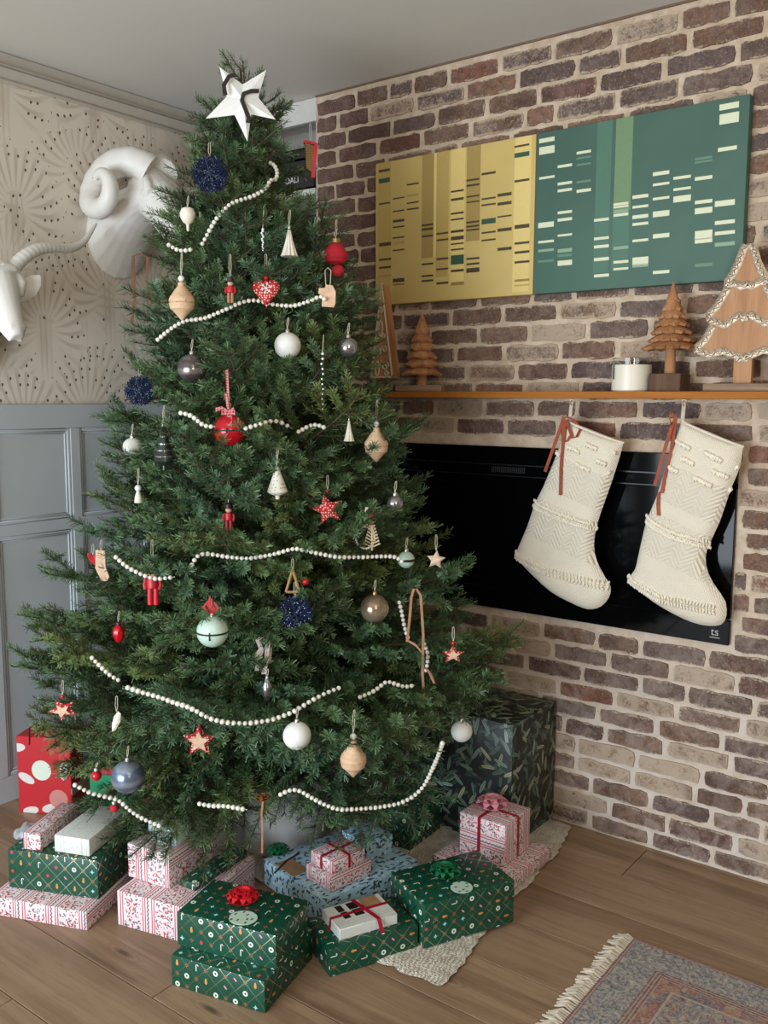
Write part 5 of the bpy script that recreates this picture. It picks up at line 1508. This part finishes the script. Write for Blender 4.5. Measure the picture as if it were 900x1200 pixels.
# heart
t = orn('heart_ornament', 'red felt heart with white snowflake near the second bead swag', 312, 340, rpx=12, front=.02, rz=FACE+.1); R_ = mpx(t, 17)
hp = []
for k in range(36):
    a = 2*PI*k/36; x = 16*math.sin(a)**3/17; y = (13*math.cos(a)-5*math.cos(2*a)-2*math.cos(3*a)-math.cos(4*a))/17
    hp.append((x*R_, (y*1.25 if y < 0 else y)*R_+.0))
MB().pillow(hp, (0, 0, 0), (1, 0, 0), (0, 0, 1), (0, -1, 0), .012, .02, R_*.14).build('felt_body', heart_m, t)
mb = MB()
for k in range(6):
    a = k*PI/3+.3; d = Vector((math.cos(a), 0, math.sin(a))); o = Vector((0, -.0128, .004))
    mb.tube([o, o+d*R_*.42], .0011, 5)
    for s_ in (-1, 1):
        e = Vector((math.cos(a+s_*.7), 0, math.sin(a+s_*.7))); mb.tube([o+d*R_*.22, o+d*R_*.22+e*R_*.14], .0009, 4)
mb.build('snowflake_stitching', white_g, t)
MB().ball((0, 0, R_*.55), .006, 2).ball((0, 0, R_*.55+.011), .007, 2).build('red_bead', redgl, t); loop(t, R_*.55+.017, R_*.55+.075)

def snowflake(label, px, py, rpx, mat=navy):
    t = orn('snowflake_ornament', label, px, py, rpx=rpx*.6, front=.032, group='navy glitter snowflakes', rz=FACE+.15); R_ = mpx(t, rpx); rg = random.Random(int(px))
    mb = MB()
    for layer in (-.006, .0, .006):
        for k in range(6):
            a = k*PI/3+layer*40; d = Vector((math.cos(a), 0, math.sin(a)))
            mb.tube([Vector((0, layer, 0)), d*R_*.9+Vector((0, layer, 0))], .0024, 5)
            for f in (.28, .42, .56, .70, .84):
                for s_ in (-1, 1):
                    e = Vector((math.cos(a+s_*.95), 0, math.sin(a+s_*.95))); o = d*R_*f+Vector((0, layer, 0))
                    mb.tube([o, o+e*R_*(.42-.30*abs(f-.42))+Vector((0, rg.uniform(-.006, .006), 0))], .0018, 4)
    mb.build('glitter_arms', mat, t)
    mb = MB()
    for k in range(46):
        a = rg.uniform(0, 2*PI); r_ = R_*math.sqrt(rg.random())*.92; mb.ball((r_*math.cos(a), rg.uniform(-.011, -.007), r_*math.sin(a)), .0015, 1)
    mb.build('sparkles', spark, t); loop(t, R_*.9, R_*.9+.04); return t
snowflake('dark navy glitter snowflake near the tree top, left side', 246, 204, 21)
snowflake('bright blue glitter snowflake at the middle of the tree', 346, 718, 20)
snowflake('small dark navy snowflake at left edge by wallpaper bottom', 164, 458, 17)

def cone_orn(label, px, py, hpx, wpx, mat, ribs=16, group='white ceramic trees', capm=cap_m, base=True):
    t = orn('ceramic_tree', label, px, py, rpx=6, front=.018, group=group); h = mpx(t, hpx); w = mpx(t, wpx)/2
    mb = MB(); n = ribs*2; prof = [(.10, .42), (.16, .36), (.42, .0), (.82, -.38), (1.0, -.5)] if not base else [(.14, .36), (.30, .22), (.62, -.02), (.95, -.27), (1.0, -.31), (.8, -.36), (.35, -.40), (.22, -.41), (.20, -.5)]
    rings = []
    for r, z in prof: rings.append([mb.bm.verts.new((r*w*(1 if base or k % 2 else .84)*math.cos(2*PI*k/n), r*w*(1 if base or k % 2 else .84)*math.sin(2*PI*k/n), z*h)) for k in range(n)])
    for A, B in zip(rings, rings[1:]):
        for k in range(n): mb.bm.faces.new((A[k], A[(k+1) % n], B[(k+1) % n], B[k]))
    mb.bm.faces.new(rings[0]); mb.bm.faces.new(rings[-1][::-1]); mb.build('body', mat, t)
    MB().lathe([(.17*w, .36*h), (.19*w, .37*h), (.2*w, .46*h), (.12*w, .5*h), (.02*w, .505*h)], 14).build('cap', capm, t)
    MB().lathe([(.18*w, .345*h), (.23*w, .35*h), (.23*w, .37*h), (.18*w, .375*h)], 14).build('neck_ring', slit, t)
    loop(t, .5*h, .5*h+.04); return t
cone_orn('white fluted ceramic tree near the top, right of the heart', 339, 282, 36, 21, cream_g, 12, base=False)
cone_orn('white dotted ceramic tree with silver cap in the tree middle', 325, 562, 46, 24, dotwhite)
cone_orn('small white fluted tree at right edge beside the wooden finial', 409, 503, 28, 13, cream_g, 10, base=False)
t = cone_orn('dark glass tree with silver stripes on the left side', 192, 522, 58, 24, plain('dark_green_glass', (34, 48, 42), .12, var=.3), group='glass trees')
h = mpx(t, 58); w = mpx(t, 24)/2
for i, f in enumerate((.20, .05, -.08, -.2)):
    r = (.33+.42*(.22-f)/.33)*w; MB().lathe([(r*.98, f*h), (r*1.06, f*h-.001), (r*1.08, f*h-.004), (r*1.0, f*h-.005)], 18, caps=False).build('silver_stripe', silv, t)
# small white acorn drop
t = orn('drop_ornament', 'white ceramic acorn drop at upper left beside the ram', 220, 254, rpx=7, front=.02); k = mpx(t, 1)
MB().lathe([(.0004, -17*k), (1.6*k, -15*k), (2.0*k, -9*k), (6*k, -6*k), (9*k, 0), (9.2*k, 4*k), (7*k, 9*k), (3*k, 11*k), (.001, 11.5*k)], 20).build('body', cream_g, t); loop(t, 11*k, 11*k+.03)
# red plush baubles by the brick wall
t = orn('red_lantern', 'red glittered lantern with gold cap, right edge by the yellow canvas', 393, 299, rpx=7, front=.02, cat='ornament'); k = mpx(t, 1)
MB().lathe([(3*k, 15*k), (8*k, 12*k), (14*k, 3*k), (15*k, -3*k), (12*k, -8*k), (4*k, -11*k)], 22).build('body', redfelt, t)
MB().ball((4*k, 0, -18*k), (8*k, 7*k, 7*k), 3).build('lower_ball', redfelt, t)
MB().lathe([(5*k, 13*k), (6*k, 14*k), (6*k, 18*k), (5*k, 19*k)], 16).build('cap', goldcap_m, t); loop(t, 18*k, 18*k+.03)
# wooden tag and tied cord
t = orn('wooden_mitten', 'pale wooden bottle-shaped tag with cord loops at the end of second swag', 385, 346, rpx=6, front=.022, rz=FACE); k = mpx(t, 1)
MB().prism([(-8*k, -13*k), (6*k, -14*k), (8*k, -10*k), (8.5*k, 4*k), (5*k, 11*k), (-3*k, 12*k), (-4*k, 8*k), (-11*k, 8*k), (-12*k, 2*k), (-7*k, 0)], (0, 0, 0), (1, 0, 0), (0, 0, 1), (0, -1, 0), -.006, .006).build('wood_shape', woodface, t, False)
mb = MB(); mb.tube([(-3*k, -.002, 10*k), (-4*k, 0, 28*k), (-1*k, .004, 32*k), (3*k, 0, 28*k), (2*k, -.002, 10*k)], .0011, 5); mb.build('hanging_loop', thread_m, t)
# red book-like ornament on the top right twig
t = orn('red_sled', 'red sled-shaped ornament with gold weave on the top right twig', 364, 186, rpx=5, front=.02, rz=FACE+.2); k = mpx(t, 1)
M = Mat('gold_weave', .5, .4); P = M.sep(M.obj()); M.color(M.mix((((P[0]+P[2])*700).sin()*((P[0]-P[2])*700).sin()).gt(.0), lin((150, 118, 66)), lin((84, 60, 40)))); gw = M.mat
MB().prism([(-7*k, 17*k), (4*k, 14*k), (2*k, -16*k), (-5*k, -12*k)], (0, 0, 0), (1, 0, 0), (0, 0, 1), (0, -1, 0), -.008, .008).build('woven_panel', gw, t, False)
mb = MB(); mb.prism([(4*k, 18*k), (8.5*k, 17*k), (4.5*k, -22*k), (0*k, -22*k)], (0, 0, 0), (1, 0, 0), (0, 0, 1), (0, -1, 0), -.010, .010); mb.prism([(-8*k, 20*k), (5*k, 18*k), (5*k, 15*k), (-8*k, 17*k)], (0, 0, 0), (1, 0, 0), (0, 0, 1), (0, -1, 0), -.0095, .0095); mb.build('red_runner', plain('red_lacquer', (188, 22, 38), .35), t, False)
loop(t, 18*k, 18*k+.055)
# gnome-like face ornament kept plain, nutcrackers
def nutcracker(label, px, py, hpx, cols, group='red soldier ornaments'):
    t = orn('soldier_ornament', label, px, py, rpx=4, front=.036+(.03 if hpx > 50 else 0), group=group, rz=FACE); h = mpx(t, hpx); k = h/10
    MB().lathe([(.9*k, -1.0*k), (1.35*k, -.8*k), (1.4*k, .6*k), (1.2*k, 1.4*k), (.6*k, 1.6*k)], 14).build('body', plain('red_wood', (176, 24, 36), .4), t)
    MB().ball((0, 0, 2.4*k), 1.05*k, 2).build('head', woodface, t)
    MB().lathe([(1.15*k, 2.8*k), (1.2*k, 4.2*k), (.9*k, 4.6*k), (.001, 4.8*k)], 14).build('hat', plain('dark_hat', (48, 20, 24), .5), t)
    for s_ in (-1, 1):
        mb = MB(); mb.lathe([(.6*k, -4.6*k), (.62*k, -4.0*k), (.55*k, -1.0*k)], 10, (s_*.65*k, 0, 0)); mb.build('leg', plain(cols[0], cols[1], .45), t)
        mb = MB(); mb.tube([(s_*1.45*k, 0, 1.1*k), (s_*1.75*k, -.1*k, -.2*k), (s_*1.5*k, -.4*k, -1.2*k)], .42*k, 8); mb.build('arm', plain('red_wood', (176, 24, 36), .4), t)
    loop(t, 4.7*k, 4.7*k+.06); return t
nutcracker('long red wooden soldier on the left, where the third swag dips', 179, 684, 54, ('red_leg', (190, 24, 40)))
nutcracker('red soldier ornament with pale flank left of the white dotted tree', 268, 606, 36, ('red_leg2', (150, 22, 32)))
nutcracker('tiny wooden soldier half hidden left of the felt heart', 270, 340, 32, ('tan_leg', (160, 110, 80)))
# small red lantern
t = orn('red_lantern', 'small shiny red glass lantern at left below the red soldier', 139, 741, rpx=5, front=.018); k = mpx(t, 1)
MB().lathe([(2*k, -12*k), (4.5*k, -10*k), (6.5*k, -5*k), (7*k, 0), (6*k, 5*k), (3.5*k, 8*k), (2*k, 9*k)], 8).build('glass', redgl, t); MB().lathe([(2.4*k, 8*k), (3*k, 9*k), (2.2*k, 12*k), (.5*k, 13*k)], 10).build('cap', plain('dark_red_cap', (96, 20, 24), .4), t); loop(t, 12*k, 12*k+.03)
bauble('tiny red bauble low at left, above the pale bead swag end', 113, 909, 6, redgl, loopz=.012)
bauble('tiny red bauble at the far lower left, over the white carton', 134, 947, 5, redfelt, loopz=.012)
# wooden stocking
t = orn('wooden_stocking', 'pale wooden stocking ornament at left edge before the grey panels', 119, 662, rpx=5, front=.022, rz=FACE); k = mpx(t, 1)
MB().prism([(-6*k, 18*k), (5*k, 17*k), (5*k, -2*k), (9*k, -14*k), (6*k, -19*k), (0, -19*k), (-7*k, -4*k)], (0, 0, 0), (1, 0, 0), (0, 0, 1), (0, -1, 0), -.004, .004).build('wood_shape', woodface, t, False); loop(t, 17*k, 17*k+.03)
t = orn('felt_mitten', 'small red felt mitten tucked behind the wooden stocking', 109, 656, rpx=4, front=.004, rz=FACE); k = mpx(t, 1)
MB().pillow([(-7*k, 7*k), (-5*k, 0), (-1*k, -5*k), (5*k, -6*k), (6*k, 4*k), (2*k, 7*k), (0, 3*k), (-4*k, 9*k)], (0, 0, 0), (1, 0, 0), (0, 0, 1), (0, -1, 0), .006, .01, 3*k).build('felt_body', redfelt, t); loop(t, 6*k, 6*k+.03)
# small bell and angel at left
t = orn('angel_ornament', 'tiny pale angel ornament with bead head at left edge', 162, 578, rpx=4, front=.02); k = mpx(t, 1)
MB().lathe([(5*k, -11*k), (4*k, -4*k), (2*k, 2*k), (1*k, 4*k)], 14).build('gown', cream_g, t); MB().ball((0, 0, 6*k), 4*k, 2).build('bead_head', white_g, t); loop(t, 9*k, 9*k+.05)
# wreath with pale sprig
t = orn('wreath_ornament', 'cream beaded wreath ornament with red ribbon right of the red star', 432, 628, rpx=8, front=.024, rz=FACE); k = mpx(t, 1)
mb = MB()
for i in range(26):
    a = 2*PI*i/26; mb.ball((-4*k+11*k*math.cos(a), 0, 13*k*math.sin(a)-2*k), 1.7*k, 1)
mb.build('bead_ring', cream_g, t)
mb = MB(); mb.tube([(4*k, -.003, -17*k), (4*k, -.003, 13*k)], 1.3*k, 6)
for i in range(7):
    for s_ in (-1, 1): mb.tube([(4*k, -.003, (-13+i*3.6)*k), (4*k+s_*(8.5-i)*k, -.005, (-9+i*3.6)*k)], .9*k, 5); mb.ball((4*k+s_*(8.5-i)*k, -.005, (-9+i*3.6)*k), 1.5*k, 1)
mb.build('pale_sprig', plain('cream_sprig', (214, 196, 160), .7), t)
mb = MB(); mb.strip([(3*k, -.004, 12*k), (2*k, -.006, 20*k), (4*k, -.003, 30*k)], 5*k, (1, 0, 0)); mb.build('red_ribbon', ribbon_red, t)
mb = MB(); mb.strip([(-3*k, -.004, 11*k), (-4*k, -.006, 20*k), (-2*k, -.003, 34*k)], 4*k, (1, 0, 0)); mb.build('white_ribbon', gauze, t)
# wooden star at right edge
t = orn('star_ornament', 'cream wooden star hanging from a twig before the black fireplace', 511, 656, rpx=4, front=.02, rz=FACE); k = mpx(t, 1)
MB().pillow(star_pts(11.5*k, .5, PI/2-.1), (0, 0, 0), (1, 0, 0), (0, 0, 1), (0, -1, 0), .007, .012, 2.6*k).build('wood_shape', plain('cream_star_wood', (214, 186, 160), .7, var=.15, scale=80), t); loop(t, 11*k, 11*k+.045)
# small wood triangle
t = orn('wooden_house', 'little wooden tree frame with string above the blue snowflake', 343, 680, rpx=5, front=.02, rz=FACE); k = mpx(t, 1)
mb = MB()
for a, b in (((-8, -14), (8, -14)), ((8, -14), (0, 13)), ((0, 13), (-8, -14))): mb.tube([(a[0]*k, 0, a[1]*k), (b[0]*k, 0, b[1]*k)], 1.6*k, 6)
mb.build('wood_frame', plain('gold_wood', (164, 128, 74), .6), t); MB().ball((15*k, 0, -2*k), 4*k, 2).build('red_bead', redgl, t); loop(t, 12*k, 12*k+.03)
# white feather-like leaf
t = orn('leaf_ornament', 'white wooden leaf hanging in lower left foliage above the blue bauble', 137, 846, rpx=4, front=.02, rz=FACE); k = mpx(t, 1)
MB().pillow([(-6*k, -12*k), (-2*k, -10*k), (4*k, 0), (5*k, 10*k), (2*k, 13*k), (-3*k, 7*k), (-6*k, -3*k)], (0, 0, 0), (1, 0, 0), (0, 0, 1), (0, -1, 0), .004, .01, 2.5*k).build('wood_shape', cream_g, t); loop(t, 12*k, 12*k+.04)
# grey glass drop under the gauze bow
t = orn('drop_ornament', 'clear grey glass drop below the pale gauze bow', 313, 806, rpx=5, front=.015); k = mpx(t, 1)
MB().lathe([(.0005, -17*k), (4*k, -14*k), (7*k, -6*k), (6.5*k, 2*k), (3*k, 9*k), (1.5*k, 14*k)], 18).build('glass', silv, t); loop(t, 13*k, 13*k+.02)
def icicle(label, px, py, hpx):
    t = orn('icicle_ornament', label, px, py, rpx=4, front=.018, group='bead icicles'); h = mpx(t, hpx); mb = MB(); n = 12
    for i in range(n): mb.ball((.0015*math.sin(i*2.1), .0015*math.cos(i*1.7), h/2-h*i/n), .0045-.0026*i/n, 1)
    mb.build('glass_beads', plain('icicle_glass', (196, 198, 196), .15, .3), t); mb = MB(); mb.tube([(0, 0, h/2), (.002, .003, h/2+.05)], .0009, 5); mb.build('hanging_thread', thread_m, t)
icicle('short frosted bead icicle above the felt heart', 308, 282, 26); icicle('long bead icicle hanging at upper right of the tree', 378, 450, 70)
# ribbons tied on twigs
def ribbons(name, label, strips, mat, w=.009, front=.035):
    x0, y0 = strips[0][0]; p0 = hang(x0, y0, 5, front); t_ = (p0-CAM).dot(FWD)
    t = thing(name, label, 'ribbon', p0); mb = MB()
    for st in strips: mb.strip([CAM+ray(x, y)*(t_-.004*i)-p0 for i, (x, y) in enumerate(st)], w, RGT if abs(st[-1][1]-st[0][1]) > abs(st[-1][0]-st[0][0]) else UPV, .0014)
    mb.build('velvet_tails', mat, t); return t
ribbons('velvet_ribbon', 'dark brown velvet ribbon hanging at the upper left edge by the ram', [[(163, 297), (156, 300), (156, 330), (158, 352), (154, 378)], [(163, 297), (173, 302), (172, 325), (175, 345), (178, 352)], [(176, 352), (186, 353), (196, 352)]], brown_rib)
ribbons('velvet_ribbon', 'tan velvet ribbon with two long tails on the lower right side', [[(485, 690), (482, 700), (480, 725), (477, 752)], [(488, 690), (493, 698), (496, 745), (495, 790), (497, 816)], [(477, 750), (487, 756), (494, 764)], [(498, 782), (503, 788), (509, 801)]], tan_rib, .007)
ribbons('gauze_bow', 'pale gauze bow above the blue bauble swag, centre of the tree', [[(306, 760), (302, 750), (308, 746), (314, 752), (312, 775), (309, 790)], [(306, 760), (301, 768), (294, 774)], [(307, 760), (303, 775), (301, 786)], [(309, 750), (316, 760), (315, 775)]], gauze, .012, .07)
t = orn('bell_bow', 'brown bow with dangling cord above the white pot', 308, 938, rpx=6, front=.02, cat='ribbon')
k = mpx(t, 1); o = bow(t, Vector((0, 0, 0)), 9*k, plain('bronze_ribbon', (140, 92, 52), .4, .3), 'loops', 6, .012)
mb = MB(); mb.strip([(0, 0, 0), (3*k, -.012, -14*k), (4*k, -.012, -34*k), (3*k, -.012, -62*k)], .005, RGT); mb.build('cord_tail', tan_rib, t)

# ------------------------------------------------------------------ star topper
p = hang(284, 118, 14, .05); tp_ = max(2.45, min((p-CAM).dot(FWD), 2.62)); p = CAM+ray(284, 118)*tp_
t = thing('star_topper', 'large white folded paper star topper with dark curled ribbons', 'star', p)
k = tp_/F_PX
R3 = Matrix((RGT, -FWD, UPV)).transposed()
tips = [(-27, 40), (28, 36), (39, -22), (6, -48), (-43, -21)]
vals = []
for i in range(5):
    a, b = Vector(tips[i]), Vector(tips[(i+1) % 5]); m_ = (a+b)*.5; m_ = m_.normalized()*19
    vals += [a, m_]
mb = MB(); ring = [mb.bm.verts.new(R3 @ Vector((q.x*k, 0, q.y*k))) for q in vals]
f_ = mb.bm.verts.new(R3 @ Vector((2*k, 8*k, -2*k))); b_ = mb.bm.verts.new(R3 @ Vector((2*k, -8*k, -2*k)))
for i in range(10):
    mb.bm.faces.new((ring[i], ring[(i+1) % 10], f_)); mb.bm.faces.new((ring[(i+1) % 10], ring[i], b_))
mb.build('paper_star', plain('white_paper', (232, 230, 224), .7, var=.02), t, False)
mb = MB()
for st in ([(-6, 26), (-14, 24), (-20, 14), (-19, 6), (-18, 2)], [(21, 7), (12, 7), (3, 4), (1, -4), (5, -14), (9, -24), (8, -30)]):
    mb.strip([R3 @ Vector((x*k, 9.5*k, y*k)) for x, y in st], 5*k, [R3 @ Vector((-(st[min(i+1, len(st)-1)][1]-st[max(i-1, 0)][1]), 0, st[min(i+1, len(st)-1)][0]-st[max(i-1, 0)][0])) for i in range(len(st))], .001)
mb.build('curled_ribbon', plain('dark_brown_satin', (40, 32, 28), .35), t)
# ------------------------------------------------------------------ bead garland swags
bead_m = plain('white_wooden_bead', (226, 222, 208), .55, var=.06, scale=50)
def garland(label, px, step=.0125, r=.0062):
    P = []
    # depth along the swag, smoothed so that the strand runs even
    dens = []
    for (x0, y0), (x1, y1) in zip(px, px[1:]):
        n = max(2, int(math.hypot(x1-x0, y1-y0)/4)); dens += [(x0+(x1-x0)*i/n, y0+(y1-y0)*i/n) for i in range(n)]
    dens.append(px[-1])
    if len(px) > 3:
        for _ in range(3): dens = [dens[0]]+[((a[0]+2*b[0]+c[0])/4, (a[1]+2*b[1]+c[1])/4) for a, b, c in zip(dens, dens[1:], dens[2:])]+[dens[-1]]
    D = [(hang(x, y, 3, .010)-CAM).dot(FWD) for x, y in dens]
    D = [sorted(D[max(0, i-6):i+7])[len(D[max(0, i-6):i+7])//4] for i in range(len(D))]
    for _ in range(40): D = [D[0]]+[(a+b+c)/3 for a, b, c in zip(D, D[1:], D[2:])]+[D[-1]]
    P = [CAM+ray(x, y)*(d-.006) for (x, y), d in zip(dens, D)]
    t = thing('bead_garland', label, 'garland', P[0]); mb = MB(); acc = 0; last = P[0]; rg = random.Random(int(px[0][0]))
    mb.ball(P[0]-P[0], r, 2)
    for a, b in zip(P, P[1:]):
        L = ((b-a)-FWD*((b-a).dot(FWD))).length; s = step-acc
        while s <= L:
            q = a+(b-a)*(s/L); mb.ball(q-P[0], r*rg.uniform(.9, 1.08), 2); s += step
        acc = L-(s-step)
    o = mb.build('bead', bead_m, t); o.name = 'bead_strand'; o['kind'] = 'stuff'
    mb = MB(); mb.tube([q-P[0] for q in P], .0012, 5); mb.build('string', thread_m, t); return t
garland('white bead garland swag across the tree top, curling at its right end', [(315, 217), (316, 208), (324, 214), (326, 203), (323, 193), (317, 191)][::-1]+[(310, 223), (297, 230), (270, 238), (252, 258), (237, 286)])
garland('short white bead garland piece at the upper left below the acorn drop', [(198, 287), (206, 293), (215, 295), (226, 292)])
garland('white bead garland swag passing behind the felt heart', [(185, 398), (200, 385), (217, 375), (238, 374), (257, 366), (283, 354), (300, 351), (318, 357), (345, 359), (365, 352), (378, 345), (381, 352)])
garland('white bead garland piece left of the red jingle bell', [(212, 484), (222, 485), (232, 493), (238, 500), (252, 500)])
garland('white bead garland piece right of the red jingle bell', [(288, 502), (305, 497), (322, 492), (333, 496), (343, 503)])
garland('tiny white bead garland piece between the bead icicle and bell swag', [(350, 506), (362, 499), (370, 496), (380, 501)])
garland('white bead garland piece on the left, passing the long red soldier', [(136, 653), (148, 664), (165, 673), (182, 679), (205, 676)])
garland('white bead garland swag across the middle of the tree', [(225, 662), (231, 650), (240, 648), (262, 652), (290, 655), (320, 650), (346, 642), (370, 648), (395, 653), (425, 653), (445, 652), (466, 652), (473, 660)])
garland('short white bead garland piece at the left above the lower swag', [(108, 771), (118, 781), (128, 791), (139, 797)])
garland('long white bead garland swag over the red and wood star', [(150, 806), (165, 811), (190, 818), (205, 824), (220, 828), (232, 834), (245, 842), (265, 847), (290, 848), (318, 844), (345, 834), (362, 823), (380, 813), (398, 806)])
garland('white bead garland piece rising right of the white bauble', [(422, 817), (436, 812), (448, 803), (453, 796), (463, 802), (474, 806), (486, 803)])
garland('short upright white bead garland at the tan velvet ribbon', [(497, 755), (502, 765), (501, 778), (499, 788)])
garland('short white bead garland strand hanging beside the champagne bauble', [(468, 706), (471, 718), (474, 735), (479, 750)])
garland('white bead garland piece lower left over the gifts', [(88, 920), (105, 929), (125, 934), (140, 937), (152, 950), (168, 960), (190, 969)])
garland('short white bead garland piece before the white pot, left side', [(234, 942), (250, 945), (262, 944), (290, 949)])
garland('white bead garland swag low right, rising to the low right bauble', [(329, 931), (340, 925), (350, 925), (362, 933), (378, 942), (396, 949), (420, 948), (445, 946), (468, 942), (486, 933), (498, 920), (505, 905), (512, 890), (519, 870)])
